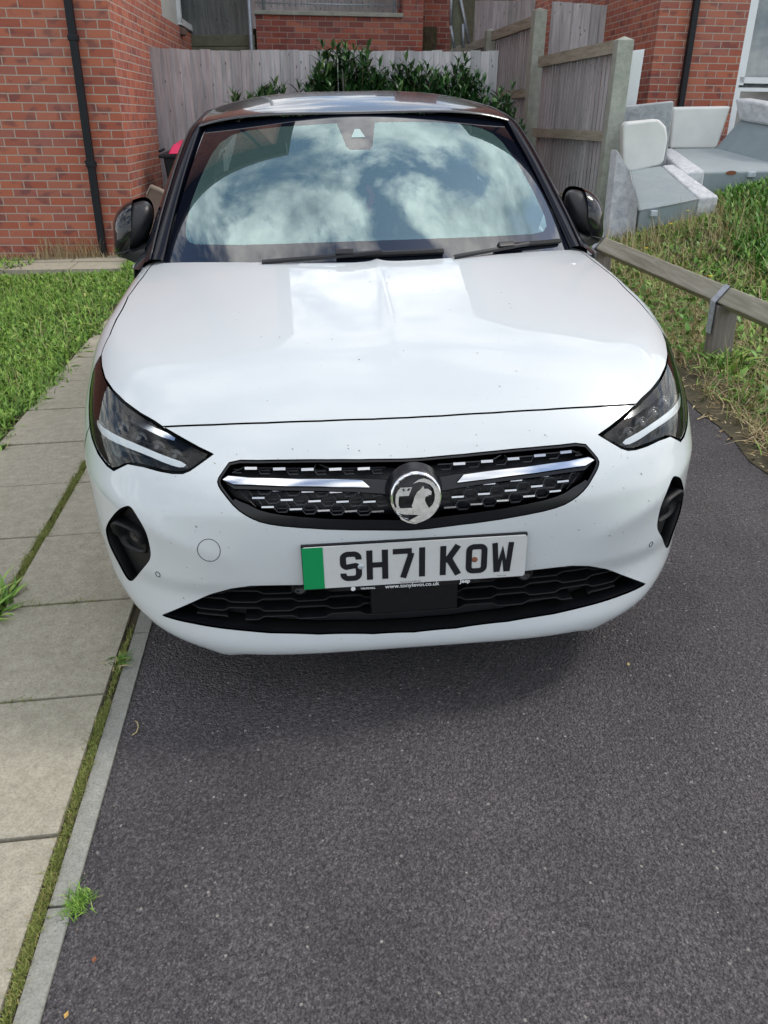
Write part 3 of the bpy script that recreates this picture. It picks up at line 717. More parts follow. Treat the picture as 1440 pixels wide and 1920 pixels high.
for sg in (-1, 1):
    P_ = Vector((sg*.272, front_y(.272, .392)+.004, .394)); rings = [[tuple(P_+Vector((r_*math.cos(t), d_, r_*math.sin(t)))) for t in np.linspace(0, 2*PI, 25)] for r_, d_ in ((.021, .03), (.020, .002), (.017, .0), (.0125, .001), (.012, .006), (.0005, .006))]
    MB().grid(rings, False).build('sensor', M_['dark_trim'], ik, True)

# --- number plate
pl = empty('number_plate', (0, 0, 0)); pl.parent = car
PZ0, PZ1, PY = .4115, .5225, -.0145
def rrect(x0, z0, x1, z1, r, n=5):
    o = []
    for cx, cz, a0 in ((x1-r, z1-r, 0), (x0+r, z1-r, 90), (x0+r, z0+r, 180), (x1-r, z0+r, 270)):
        for k in range(n+1): a = math.radians(a0+90*k/n); o.append((cx+r*math.cos(a), cz+r*math.sin(a)))
    return o
pf = lambda y: (lambda u, v, d: (u, y-d, v))
MB().prism(rrect(-.2605, PZ0, .2605, PZ1, .007), pf(PY), 0, -.003).build('plate_board', M_['plate_white'], pl)
MB().prism([(-.2605, PZ0+.0), (-.2605+.048, PZ0), (-.2605+.048, PZ1), (-.2605, PZ1)][::1], pf(PY-.0006), 0, -.0005).build('green_flash', M_['plate_green'], pl)
MB().prism([(-.262, PZ1+.0015), (-.262, PZ0-.001), (-.225, PZ0-.001), (-.195, PZ0-.008), (-.18, PZ0-.0145), (.11, PZ0-.0145), (.15, PZ0-.012), (.185, PZ0-.002), (.262, PZ0-.001), (.262, PZ1+.0015)], pf(PY+.0055), .0, -.008).build('plate_holder', M_['black_plastic'], pl)
MB().prism([(-.18, PZ0-.0005), (-.185, PZ0-.0125), (.11, PZ0-.0125), (.15, PZ0-.010), (.175, PZ0-.0005)], pf(PY+.0035), .0, -.003).build('holder_strip', M_['gloss_black'], pl)
# characters from centre lines, 79 x 50 mm, 14 mm stroke
_sk = [0]
def stroke(mb, pts, wd=.0142, closed=False, y=PY-.0008):
    _sk[0] = (_sk[0]+1) % 7; y = y-.00012*_sk[0]
    P_ = [np.array(p, float) for p in pts]; n = len(P_); Lf, Rt = [], []
    for i in range(n):
        a = P_[i-1] if (i > 0 or closed) else None; b = P_[(i+1) % n] if (i < n-1 or closed) else None
        d1 = (P_[i]-a)/np.linalg.norm(P_[i]-a) if a is not None else None; d2 = (b-P_[i])/np.linalg.norm(b-P_[i]) if b is not None else None
        if d1 is None: d1 = d2
        if d2 is None: d2 = d1
        n1 = np.array([-d1[1], d1[0]]); n2 = np.array([-d2[1], d2[0]]); m_ = n1+n2; m_ /= np.linalg.norm(m_); k = wd/2/max(.3, m_ @ n1)
        Lf.append(P_[i]+m_*k); Rt.append(P_[i]-m_*k)
    if closed: Lf.append(Lf[0]); Rt.append(Rt[0])
    V = [(p[0], y, p[1]) for p in Lf]+[(p[0], y, p[1]) for p in Rt]; k = len(Lf)
    mb.add(V, [(i, i+1, k+i+1, k+i) for i in range(k-1)])
def arc(cx, cz, r, a0, a1, n=6): return [(cx+r*math.cos(math.radians(a0+(a1-a0)*k/n)), cz+r*math.sin(math.radians(a0+(a1-a0)*k/n))) for k in range(n+1)]
ch = MB(); h_, w_, hw = .079, .050, .0071
def place(x, pts, closed=False, wd=.0142): stroke(ch, [(x+a, PZ0+.0165+b) for a, b in pts], wd, closed)
S_ = [(w_-hw, h_-.0225)]+arc(w_-.0185, h_-.0185, .0115, 0, 90)+arc(.0185, h_-.0185, .0115, 90, 180)+[(hw, h_-.024)]+arc(.0185, .0485, .0115, 180, 250, 4)+arc(w_-.0185, .0300, .0115, 70, 0, 4)+arc(w_-.0185, .0185, .0115, 0, -90)+arc(.0185, .0185, .0115, 270, 180)+[(hw, .0215)]
x = -.175
place(x, S_); x += .061
place(x, [(hw, 0), (hw, h_)]); place(x, [(w_-hw, 0), (w_-hw, h_)]); place(x, [(hw, h_/2), (w_-hw, h_/2)]); x += .061
place(x, [(0, h_-hw), (w_-.006, h_-hw)]); place(x, [(w_-.0075, h_-.0125), (w_-.009, h_-.021), (.0235, .0)], wd=.0145); x += .061
place(x, [(hw, 0), (hw, h_)]); x += .014+.033+.002
place(x, [(hw, 0), (hw, h_)]); place(x, [(w_-hw-.001, h_), (.014, .035)], wd=.0155); place(x, [(.019, .047), (w_-.0065, .0)], wd=.0155); x += .061
place(x, arc(w_-.0175, h_-.0175, .0105, 0, 90)+arc(.0175, h_-.0175, .0105, 90, 180)+arc(.0175, .0175, .0105, 180, 270)+arc(w_-.0175, .0175, .0105, 270, 360), True); x += .061
place(x, [(hw*.8, h_), (hw+.005, .0)], wd=.0128); place(x, [(w_-hw*.8, h_), (w_-hw-.005, .0)], wd=.0128); place(x, [(.0145, .0), (w_/2, .052), (w_-.0145, .0)], wd=.0115)
ch.build('characters', M_['ink'], pl)
tp = lambda x0, z0, y0: (lambda x, y: (x0+x, y0, z0+y))
text_mb('www.tonylevoi.co.uk', .0150, tp(-.008, PZ0-.0106, PY-.0003), bold=.0002).build('dealer_lettering', M_['print_white'], pl)
text_mb('VAUXHALL', .0068, tp(-.112, PZ0-.0092, PY-.0003), bold=.0002).build('dealer_lettering', M_['print_white'], pl)
text_mb('Jeep', .0140, tp(.118, PZ0-.0085, PY-.0003), bold=.0005).build('dealer_lettering', M_['print_white'], pl)
text_mb('Tony Le Voi 01695 586', .0052, tp(-.012, PZ0+.0025, PY-.0007)).build('supplier_lettering', M_['ink'], pl)
text_mb('BS AU 145e', .0045, tp(.205, PZ0+.004, PY-.0007)).build('supplier_lettering', M_['ink'], pl)
MB().prism([(-.147+.0055*math.cos(t), PZ0-.0065+.0055*math.sin(t)) for t in np.linspace(0, 2*PI, 17)[:-1]], pf(PY-.0002), 0, -.001).build('dealer_badge', M_['print_white'], pl)
for (sx, sz, mm) in ((-.128, .465, 'steel'), (.1385, .4655, 'rust')):
    rings = [[(sx+r_*math.cos(t), PY-d_, sz+r_*math.sin(t)) for t in np.linspace(0, 2*PI, 17)] for r_, d_ in ((.0068, 0), (.0066, .002), (.004, .003), (.0003, .003))]
    MB().grid(rings, True).build('screw', M_[mm], pl, True)

# --- greenhouse
def ws_lift(uv, off):
    uv = np.asarray(uv, float); P_ = WS(uv[:, 0], uv[:, 1]); e_ = 1e-3
    a = WS(uv[:, 0]+e_, uv[:, 1])-P_; b = WS(uv[:, 0], uv[:, 1]+e_)-P_; n = np.cross(a, b); n /= np.linalg.norm(n, axis=1, keepdims=True)
    return P_+n*off, n
wso = [(-.975, 0), (.975, 0), (.978, .5), (.978, .992), (0, .978), (-.978, .992), (-.978, .5)]
wsn = []
for i, p in enumerate(wso):
    wsn.append(p)
wtop = [(s, .975+.012*s*s) for s in np.linspace(.978, -.978, 15)]
wloop = [(s, -.01) for s in np.linspace(-.975, .975, 12)]+[(.978, .3), (.978, .6)]+wtop+[(-.978, .6), (-.978, .3)]
camh_ = [(.10, .892), (.085, .82), (.06, .70), (.042, .672), (-.072, .672), (-.092, .70), (-.118, .82), (-.135, .892)]
clear = [(-.895, .150), (-.872, .120), (-.84, .108), (-.6, .108), (-.3, .116), (0, .119), (.3, .118), (.6, .114), (.80, .110), (.865, .120), (.900, .150), (.915, .21), (.918, .371), (.908, .6), (.885, .76), (.855, .83), (.79, .878), (.70, .897), (.5, .905), (.3, .897)]+camh_+[(-.3, .888), (-.503, .890), (-.68, .884), (-.78, .862), (-.845, .80), (-.878, .70), (-.898, .56), (-.915, .37), (-.912, .22)]
tri = [(-.056, .765), (.026, .765), (.000, .835), (-.030, .835)]
ws = panel('windscreen', clear, [], M_['windscreen_glass'], car, off=0., gap=0, flange=0, h=.06, bh=.02, liftfn=ws_lift)
panel('glass_border', wloop, [clear], M_['frit'], ws, off=0., gap=.0, flange=0, h=.05, bh=.02, liftfn=ws_lift)

# side rails: windscreen edge, pillar outer edge, along the roof
C1 = [(.6885, 1.19, .945), (.668, 1.345, 1.043), (.645, 1.50, 1.142), (.617, 1.66, 1.242), (.588, 1.80, 1.322), (.572, 1.86, 1.343), (.565, 2.05, 1.362), (.562, 2.3, 1.378), (.556, 2.7, 1.380), (.545, 3.1, 1.366), (.53, 3.4, 1.345), (.51, 3.62, 1.32)]
C2 = [(.765, 1.235, .925), (.752, 1.39, 1.006), (.728, 1.55, 1.095), (.700, 1.71, 1.185), (.672, 1.87, 1.258), (.658, 1.96, 1.283), (.648, 2.10, 1.306), (.642, 2.3, 1.322), (.637, 2.7, 1.325), (.626, 3.1, 1.312), (.61, 3.4, 1.292), (.585, 3.62, 1.27)]
C1 = np.array(C1); C2 = np.array(C2)
def dens(C, n=4):
    t = np.arange(len(C)); T = np.linspace(0, len(C)-1, (len(C)-1)*n+1); return np.stack([smooth_interp(t, C[:, i])(T) for i in range(3)], 1)
D1, D2 = dens(C1), dens(C2)
for sg in (1, -1):
    sv = np.array([sg, 1, 1.])
    rows_ = []
    for a, b in zip(D1, D2):
        m1 = a*.55+b*.45+np.array([.010, -.006, .016]); m0 = a+np.array([.004, 0, .008]); m2 = b+np.array([0, 0, .004])
        rows_.append([tuple(q*sv) for q in (a+np.array([-.012, .01, -.03]), a+np.array([-.002, 0, -.004]), m0, a*.75+b*.25+np.array([.008, -.004, .015]), m1, a*.22+b*.78+np.array([.008, -.003, .011]), m2, b+np.array([-.002, 0, -.012]), b+np.array([-.02, 0, -.03]))])
    MB().grid(rows_, sg > 0).build('pillar', M_['pillar_black'], car, True)
    # drip moulding along the pillar
    MB().tube([tuple((a*.60+b*.40+np.array([.012, -.007, .0185]))*sv) for a, b in zip(D1, D2)], .0032, 6).build('pillar_moulding', M_['satin_edge'], car, True)
    # belt and side glass
    belt = [np.array([.800-.02*max(0, (y-2.6)/1.2)**2, y, .925+.06*max(0, (y-1.25)/2.2)]) for y in np.linspace(1.25, 3.75, len(D2))]
    rows_ = []
    for b, q in zip(D2, belt):
        b_ = b+np.array([-.012, 0, -.014]); rows_.append([tuple(((1-t)*b_+t*q+np.array([.018*math.sin(PI*t), 0, 0]))*sv) for t in np.linspace(0, 1, 7)])
    MB().grid(rows_, sg > 0).build('side_window', M_['window_glass'], car, True)
    # door and rear quarter skin
    rows_ = []
    for y in list(np.linspace(1.243, 3.3, 12))+[3.45, 3.6, 3.75, 3.88, 3.97, 4.02]:
        k = 1.0 if y < 3.0 else 1-.22*((y-3.0)/1.05)**2.4; bz = .925+.06*max(0, (y-1.25)/2.2)
        x0 = .800-.02*max(0, (y-2.6)/1.2)**2
        r_ = []
        for z in (bz+.002, bz-.012, .86, .80, .72, .64, .55, .45, .35, .26, .2, .17):
            blend = max(0, 1-(bz-z)/.10); xs = float(WZ(z))*k*(1.0)+.004*math.sin(min(PI, max(0, (y-1.24)*1.5))); xx = xs*(1-blend)+x0*k*blend if z > .8 else xs
            if abs(y-AY-2.54) < AR and z < AZ+math.sqrt(max(0, AR**2-(y-AY-2.54)**2))*1.0: xx -= .10
            r_.append((sg*xx, y, z))
        rows_.append(r_)
    MB().grid(rows_, sg > 0).build('side_panel', M_['paint'], car, True)
    MB().box((.60, AY-.33, .10), (.855, AY+.33, .14)) if False else None
    # door mirror, folded in
    dm = empty('door_mirror', (0, 0, 0)); dm.parent = car
    c0 = np.array([.832, 1.53, 1.012])
    def mpt(th, ph, k=1.0):
        # housing: tall teardrop, wide at the top outside, its mouth turned towards the door
        cx, sx_ = math.cos(th), math.sin(th); cp_, sp_ = math.cos(ph), math.sin(ph); e1 = .75
        x_ = math.copysign(abs(cx*cp_)**e1, cx*cp_); y_ = math.copysign(abs(sx_*cp_)**e1, sx_*cp_); z_ = math.copysign(abs(sp_)**.85, sp_)
        wx = .078*(1+.10*z_); wy = .095; wz = .090
        q = np.array([x_*wx*k, y_*wy*k, z_*wz*k]); q[0] += -.030*z_*(1 if z_ < 0 else .35)*1.0+.010*y_; q[2] += .018*y_*0-.02*max(0, -y_)*0
        return q
    al = math.radians(-14)
    def mw(q): return tuple((c0+np.array([q[0]*math.cos(al)-q[1]*math.sin(al)*.6, q[0]*math.sin(al)+q[1]*math.cos(al), q[2]-.30*q[0]]))*sv)
    ths = np.linspace(math.radians(-82), math.radians(165), 34); phs = np.linspace(-PI/2*.98, PI/2*.98, 24)
    MB().grid([[mw(mpt(t, p)) for p in phs] for t in ths], sg < 0).build('cap', M_['mirror_black'], dm, True)
    MB().grid([[mw(mpt(t, p, .88)) for p in phs] for t in np.linspace(-PI, PI, 40)], sg < 0).build('inner_housing', M_['ink'], dm, True)
    MB().tube([mw(mpt(t, -.62, 1.015)) for t in ths], .0028, 6).build('trim_line', M_['satin_edge'], dm, True)
    arm = MB(); arm.grid([[tuple(np.array(q)*sv) for q in r_] for r_ in (
        [(.775, 1.36, .925), (.775, 1.62, .935), (.775, 1.62, .985), (.775, 1.36, .965), (.775, 1.36, .925)],
        [(.83, 1.43, .905), (.83, 1.60, .915), (.83, 1.60, .960), (.83, 1.43, .945), (.83, 1.43, .905)],
        [(.89, 1.47, .925), (.89, 1.58, .93), (.89, 1.58, .97), (.89, 1.47, .965), (.89, 1.47, .925)]) ], sg < 0)
    arm.build('arm', M_['black_plastic'], dm, False, .01)
# roof skin
rows_ = []
for k, a in enumerate(D1):
    if a[1] < 1.795: continue
    y = a[1]; hw_ = a[0]+.004
    zc = smooth_interp([1.70, 1.9, 2.1, 2.35, 2.7, 3.1, 3.4, 3.64], [1.368, 1.397, 1.415, 1.425, 1.425, 1.408, 1.385, 1.355])(y)
    r_ = []
    for s in np.linspace(-1, 1, 31):
        yy = y-(.098*(1-s*s) if True else 0)*max(0, 1-(y-1.8)/1.2)
        zz = smooth_interp([1.69, 1.8, 1.9, 2.1, 2.35, 2.7, 3.1, 3.4, 3.64], [1.366, 1.388, 1.403, 1.426, 1.440, 1.440, 1.424, 1.398, 1.362])(yy)
        ze = a[2]+.010; r_.append((s*hw_, yy, float(zz-(zz-ze)*abs(s)**3.0)))
    rows_.append(r_)
fr = [(x_, y_-.002, z_-.005) for x_, y_, z_ in rows_[0]]
MB().grid([fr]+rows_, False).build('roof', M_['roof_black'], car, True)
MB().tube([(s*.60, 3.60+.10*(1-s*s), 1.338+.018*(1-s*s)) for s in np.linspace(-1, 1, 15)], .018, 8).build('spoiler', M_['gloss_black'], car, True)
MB().tube([(0.03, 3.3, 1.40), (0.03, 3.40, 1.55)], [.006, .0025], 6).build('aerial', M_['rubber'], car, True)
# tail
tg_ = [(.56, 3.60, 1.31), (.62, 3.72, 1.15), (.70, 3.86, .97), (.74, 3.99, .80), (.75, 4.03, .62), (.76, 4.05, .45), (.74, 4.02, .28), (.70, 3.9, .18)]
MB().grid([[(s*x_, y_+.03*(1-s*s), z_) for s in np.linspace(-1, 1, 13)] for x_, y_, z_ in tg_[2:]], True).build('tailgate', M_['paint'], car, True)
MB().grid([[(s*x_, y_+.03*(1-s*s), z_) for s in np.linspace(-1, 1, 13)] for x_, y_, z_ in tg_[:3]], True).build('rear_window', M_['window_glass'], car, True)
# underbody, wheels
MB().box((-.60, .40, .185), (.60, 3.9, .22)).box((-.50, .10, .20), (.50, .399, .215)).build('underbody', M_['black_plastic'], car)  # second box: front tray added to block light under the bumper
for sg in (1, -1):
    for y in (AY, AY+2.538):
        wh = empty('wheel', (0, 0, 0)); wh.parent = car
        pr = [(.20, -.09), (.285, -.10), (.305, -.09), (.315, -.06), (.317, 0), (.315, .06), (.305, .09), (.285, .10), (.20, .09)]
        MB().grid([[(sg*(.745+d_), y+r_*math.cos(t), .315+r_*math.sin(t)) for t in np.linspace(0, 2*PI, 41)] for r_, d_ in pr], sg > 0).build('tyre', M_['rubber'], wh, True)
        rim = MB(); rim.grid([[(sg*(.745+d_), y+r_*math.cos(t), .315+r_*math.sin(t)) for t in np.linspace(0, 2*PI, 41)] for r_, d_ in ((.205, .088), (.19, .085), (.185, .03), (.18, -.05))], sg > 0)
        for k in range(5):
            a = 2*PI*k/5; d = Vector((0, math.cos(a), math.sin(a))); e_ = Vector((0, -math.sin(a), math.cos(a))); c_ = Vector((sg*.81, y, .315))
            X_ = Vector((sg*.02, 0, 0))
            rim.hexa([tuple(c_+d*r1+e_*w1-X_*q) for q in (1, 0) for r1, w1 in ((.02, -.022), (.188, -.016), (.188, .016), (.02, .022))])
        rim.tube([(sg*.785, y, .315), (sg*.822, y, .315)], .045, 20)
        rim.build('rim', M_['satin_chrome'], wh, False)
        if y < 2:   # dark liner over the front wheels
            MB().grid([[(sg*x_, y+.375*math.cos(t), .31+.375*math.sin(t)) for x_ in (.45, .80)] for t in np.linspace(.1, PI-.35, 17)]).build('wheel_arch_liner', M_['black_plastic'], wh, True)
# interior
db = MB(); db.grid([[(s*.66, y_+.16*abs(s)**2.2, z_) for s in np.linspace(-1, 1, 17)] for y_, z_ in ((.98, .90), (1.10, .935), (1.35, .955), (1.52, .955), (1.60, .93), (1.62, .80), (1.60, .55))])
db.build('dashboard', M_['interior_dark'], car, True)
MB().tube([(-.36+.185*math.cos(t), 1.72+.185*math.sin(t)*.42, .90+.185*math.sin(t)*.9) for t in np.linspace(0, 2*PI, 33)], .016, 8, False).build('steering_wheel', M_['interior_dark'], car, True)
def seat(x, y, w_, parent):
    st = empty('seat', (0, 0, 0)); st.parent = parent
    MB().box((x-w_, y-.50, .40), (x+w_, y, .55)).build('cushion', M_['seat_cloth'], st, True, .05, 3)
    R_ = Matrix.Rotation(math.radians(-16), 3, 'X')
    MB().box((-w_, -.06, 0), (w_, .07, .62), R_, (x, y, .52)).build('backrest', M_['seat_cloth'], st, True, .05, 3)
    MB().box((-.13, -.05, .66), (.13, .05, .85), R_, (x, y, .52)).build('headrest', M_['seat_cloth'], st, True, .04, 3)
seat(-.37, 2.35, .25, car); seat(.37, 2.35, .25, car)
bs = empty('rear_seat', (0, 0, 0)); bs.parent = car
MB().box((-.62, 2.9, .42), (.62, 3.3, .56)).build('cushion', M_['seat_cloth'], bs, True, .05, 3)
MB().box((-.62, 3.25, .55), (.62, 3.37, 1.0)).build('backrest', M_['seat_cloth'], bs, True, .05, 3)
MB().box((-.72, 1.3, .30), (.72, 3.5, .34)).build('cabin_floor', M_['interior_dark'], car)
hl_ = [[(s*.555, y, 1.345+.03*(1-s*s)*1.0+(.012 if 2 < y < 3 else 0)) for s in np.linspace(-1, 1, 13)] for y in (1.86, 2.1, 2.5, 3.0, 3.5)]
MB().grid(hl_).build('headliner', M_['headliner'], car, True)
for sg in (1, -1):
    sv = np.array([sg, 1, 1.]); rows_ = []
    for a in D1[:20]:
        k = min(1, max(0, (a[2]-.95)/.35)); rows_.append([tuple((a+np.array(q))*sv) for q in ((-.012, .01, -.012), (-.070+.01*k, .03, -.03), (-.085+.01*k, .07, -.05), (-.05, .12, -.06))])
    MB().grid(rows_, sg < 0).build('pillar_trim', M_['headliner'], car, True)
    MB().grid([[tuple(np.array(q)*sv) for q in r_] for r_ in (((.63, 1.22, .96), (.64, 1.35, .97), (.70, 1.5, .99)), ((.60, 1.30, .99), (.62, 1.40, 1.02), (.69, 1.52, 1.05)), ((.63, 1.33, 1.06), (.64, 1.44, 1.08), (.69, 1.55, 1.09)))]).build('sail_trim', M_['headliner'], car, True)
rm = MB().box((-.115, 0, -.032), (.115, .025, .032), Matrix.Rotation(.25, 3, 'X'), (0, 1.70, 1.285)); rm.build('rear_view_mirror', M_['interior_dark'], car, True, .012)
P_, n_ = ws_lift(np.array(tri), .0012); 
MB().add([tuple(p) for p in P_], [(0, 1, 2, 3)]).build('camera_window', M_['sensor_glass'], ws)
fr_ = [ws_lift(np.array([[s_, t_]]), -.012)[0][0] for s_, t_ in ((.012, .455), (.004, .42), (.018, .385), (.006, .35), (-.006, .315), (.002, .285))]
MB().tube([tuple(q) for q in fr_], [.008, .014, .010, .013, .011, .006], 10, True, .4).build('hanging_air_freshener', M_['red_soft'], car, True)
# wipers
def wp(s, t, off): P_, n_ = ws_lift(np.array([[s, t]]), off); return Vector(P_[0])
for (s0, t0, s1, t1, sa) in ((-.14, .040, .30, .042, -.50), (.60, .050, .93, .046, .34)):
    wi = empty('wiper', (0, 0, 0)); wi.parent = car
    mb_ = MB(); n = 14
    for k in range(1):
        rows_ = []
        for i in range(n+1):
            u_ = i/n; s = s0+(s1-s0)*u_; t = t0+(t1-t0)*u_; hh = .0075*(1 if u_ > .03 and u_ < .97 else .8)
            rows_.append([tuple(wp(s, t-.008, .003)), tuple(wp(s, t-.010, .006+hh)), tuple(wp(s, t-.002, .008+hh*1.2)), tuple(wp(s, t+.008, .006+hh)), tuple(wp(s, t+.011, .002)), tuple(wp(s, t-.008, .003))])
        mb_.grid(rows_); mb_.add(rows_[0][:5], [(0, 1, 2, 3, 4)]); mb_.add(rows_[-1][:5], [(4, 3, 2, 1, 0)])
    mb_.build('blade', M_['black_plastic'], wi, False)
    sm = (s0+s1)/2
    am = MB(); rows_ = []
    for i in range(13):
        u_ = i/12; s = sa+(sm-sa)*u_*.9; t = .010+.028*u_**.8; wd_ = .010*(1-.35*u_)
        rows_.append([tuple(wp(s, t-wd_, .006+.010*u_)), tuple(wp(s, t-wd_*.6, .013+.011*u_)), tuple(wp(s, t+wd_*.6, .013+.011*u_)), tuple(wp(s, t+wd_, .006+.010*u_))])
    am.grid(rows_); am.build('arm', M_['dark_trim'], wi, False)
    s = s0+.01; MB().hexa([tuple(wp(s+a, t_, o_)) for o_ in (.008, .026) for a, t_ in ((-.05, .028), (.03, .028), (.03, .052), (-.05, .052))]).build('clip', M_['dark_trim'], wi, False, .003)


def st(o, kind='structure'): o['kind'] = kind; return o
def terr(x, y):
    a = np.clip((np.asarray(y, float)-2.5)/4, 0, 1); a = a*a*(3-2*a)
    return .22*a*np.clip(np.asarray(x, float)-1.95, 0, 3.2)
# --- ground sheets
st(mesh('ground', [(-150, -150, -.03), (150, -150, -.03), (150, 150, -.03), (-150, 150, -.03)], [(0, 1, 2, 3)], M['soil']))
st(mesh('drive', [(-.748, -9, 0), (1.86, -9, 0), (1.86, 11.5, 0), (-.748, 11.5, 0)], [(0, 1, 2, 3)], M['asphalt']))
xs = np.concatenate([[1.70, 1.80], np.arange(1.9, 8.1, .2)]); ys = np.arange(-1, 13.1, .2)
def edge(y): return .05*math.sin(y*3.1)+.03*math.sin(y*7.7+1)
V = [[(x+(edge(y) if x < 1.85 else 0), y, (.004 if i == 0 else .018) if i < 2 else .02+float(terr(x, y))+.012*math.sin(x*9+y*5)*math.sin(y*7-x*3)) for i, x in enumerate(xs)] for y in ys]
o = MB().grid(V).build('bank', M['soil'], None, True); st(o)
V = [[(x, y, -.006+.01*math.sin(x*11+y*3)*math.sin(y*8-x)) for x in np.arange(-8, -1.70, .18)] for y in np.arange(-3, 6.2, .18)]
st(MB().grid(V).build('lawn_soil', M['soil'], None, True))
# --- paving slabs beside the drive (one path), kerb edging
mb = MB(); JO, JS = -.2904, .46153
def slab(x0, x1, y0, y1, dz=0, skew=.028, mb_=None):
    g = .0022; t = .02; b = .003; r = random.Random(int((x0*7+y0*131)*100)); z = r.uniform(-.003, .003)+dz; tx = r.uniform(-.003, .003)
    f = lambda x, y, zz: (x+r.uniform(-.0012, .0012), y+skew*x, zz+tx*(x-x0))
    mb_.hexa([f(x0+g, y0+g, z-.05), f(x1-g, y0+g, z-.05), f(x1-g, y1-g, z-.05), f(x0+g, y1-g, z-.05), f(x0+g+b, y0+g+b, z+t), f(x1-g-b, y0+g+b, z+t), f(x1-g-b, y1-g-b, z+t), f(x0+g+b, y1-g-b, z+t)])
for k in range(-6, 14):
    y0 = JO+JS*k
    slab(-1.225, -.8165, y0, y0+JS, -.008, mb_=mb); slab(-1.70, -1.246, y0+.01, y0+JS+.01, -.010, mb_=mb)
st(mb.build('path', M['slab'], None))
st(mesh('joint_soil', [(-1.72, -3, .0015), (-.7965, -3, .0015), (-.7965, 6.1, .0015), (-1.72, 6.1, .0015)], [(0, 1, 2, 3)], M['soil']))
mb = MB()
for y0 in np.arange(-5.0603, 11, .915):
    mb.hexa([(-.797, y0+.002, -.05), (-.748, y0+.002, -.05), (-.748, y0+.913, -.05), (-.797, y0+.913, -.05), (-.795, y0+.003, .0055), (-.750, y0+.003, .0055), (-.750, y0+.912, .0055), (-.795, y0+.912, .0055)])
st(mb.build('kerb', M['kerb'], None))
mb = MB()
for i in range(12):
    x1 = -1.70-.62*i+.4
    slab(x1-.615, x1, 6.46, 6.83, -.006, -.10, mb); slab(x1-.615+.08, x1+.08, 6.07, 6.44, -.008, -.10, mb)
st(mb.build('house_path', M['slab'], None))
st(mesh('gravel_strip', [(-8, 7.5, .004), (-1.7, 6.82, .004), (-1.7, 7.2, .004), (-8, 7.9, .004)], [(0, 1, 2, 3)], M['gravel']))

# --- blades, leaves
def blades(name, pts, hh, ww, lean, mat, seg=3, label=None, droop=.5, kind='stuff', leafw=None):
    n = len(pts); az = rng.uniform(0, 2*PI, n); h = hh*rng.uniform(.45, 1.25, n); w_ = ww*rng.uniform(.6, 1.4, n); ln = lean*rng.uniform(.1, 1.6, n)
    d = np.stack([np.cos(az), np.sin(az), 0*az], 1); s = np.stack([-np.sin(az), np.cos(az), 0*az], 1)
    prof = leafw or [1, .85, .55, .0]
    prof = prof if len(prof) == seg+1 else np.linspace(1, 0, seg+1)
    V = []
    for k in range(seg+1):
        t = k/seg; c = pts+d*(ln*h*t**1.6)[:, None]+np.array([0, 0, 1.])*(h*(t-droop*ln*t*t*.5))[:, None]
        V.append(c-s*(w_*prof[k]/2)[:, None]); V.append(c+s*(w_*prof[k]/2)[:, None])
    V = np.stack(V, 1).reshape(-1, 3); m_ = 2*(seg+1)
    base = (np.arange(n)*m_)[:, None, None]; q = np.array([[2*k, 2*k+1, 2*k+3, 2*k+2] for k in range(seg)])[None]
    Fc = (base+q).reshape(-1, 4)
    me = bpy.data.meshes.new(name); me.vertices.add(len(V)); me.vertices.foreach_set('co', V.ravel()); me.loops.add(Fc.size); me.polygons.add(len(Fc))
    me.loops.foreach_set('vertex_index', Fc.ravel()); me.polygons.foreach_set('loop_start', np.arange(0, Fc.size, 4)); me.polygons.foreach_set('loop_total', np.full(len(Fc), 4)); me.update(); me.validate()
    o = finish(me, name, mat, None, True)
    if kind: o['kind'] = kind
    if label: o['label'] = label
    return o
def vnoise(P, s, seed=0):
    r = np.random.default_rng(seed); A = r.normal(size=(6, 2))*s; ph = r.uniform(0, 6.28, 6)
    return sum(np.sin(P[:, 0]*a[0]+P[:, 1]*a[1]+p) for a, p in zip(A, ph))/6
def scatter(n, x0, x1, y0, y1, zf=None, clump=0, s=3, seed=1):
    P = np.stack([rng.uniform(x0, x1, n), rng.uniform(y0, y1, n), np.zeros(n)], 1)
    if clump: P = P[rng.uniform(-1, 1, len(P)) < vnoise(P, s, seed)*clump+.35]
    if zf is not None: P[:, 2] = zf(P[:, 0], P[:, 1])
    return P
def lawn_edge(y): return -1.69+.03*np.sin(y*5)+.02*np.sin(y*13)
def cut(P): return P[P[:, 0] < lawn_edge(P[:, 1])+rng.normal(0, .032, len(P))]
P = cut(scatter(90000, -4.6, -1.6, 1.1, 6.12, None, 1.6, 4)); blades('lawn', P, .055, .0055, 1.0, M['grass'], 3, None)
P = cut(scatter(22000, -4.6, -1.62, 1.1, 6.1, None, 2.2, 2.4, 5)); blades('lawn_weeds', P, .05, .017, 1.3, M['grass'], 3, None, .7, leafw=[.35, 1, .8, 0])
P = cut(scatter(900, -4.4, -1.75, 1.5, 6.0, None, 2, 2)); blades('lawn_stalks', P, .13, .003, .5, M['dry_grass'], 3)
zt_ = lambda x, y: terr(x, y)+.012
def bankcut(P, m_=.0): return P[P[:, 0] > 1.80+.06*np.sin(P[:, 1]*3.1)+.04*np.sin(P[:, 1]*8)+m_+rng.normal(0, .03, len(P))]
P = bankcut(scatter(42000, 1.7, 5.8, .6, 7.6, zt_, 1.2, 2.2, 3)); blades('bank_weeds', P, .085, .006, 1.0, M['weed_mix'], 3)
P = bankcut(scatter(26000, 1.8, 5.8, .6, 7.6, zt_, 2.4, 2.2, 8), .10); blades('bank_leaves', P, .065, .020, 1.2, M['grass'], 3, None, .6, leafw=[.3, 1, .75, 0])
P = bankcut(scatter(24000, 1.72, 2.7, .6, 5.4, zt_, 1.6, 4, 12)); blades('dead_grass', P, .07, .005, 1.6, M['dry_grass'], 3)
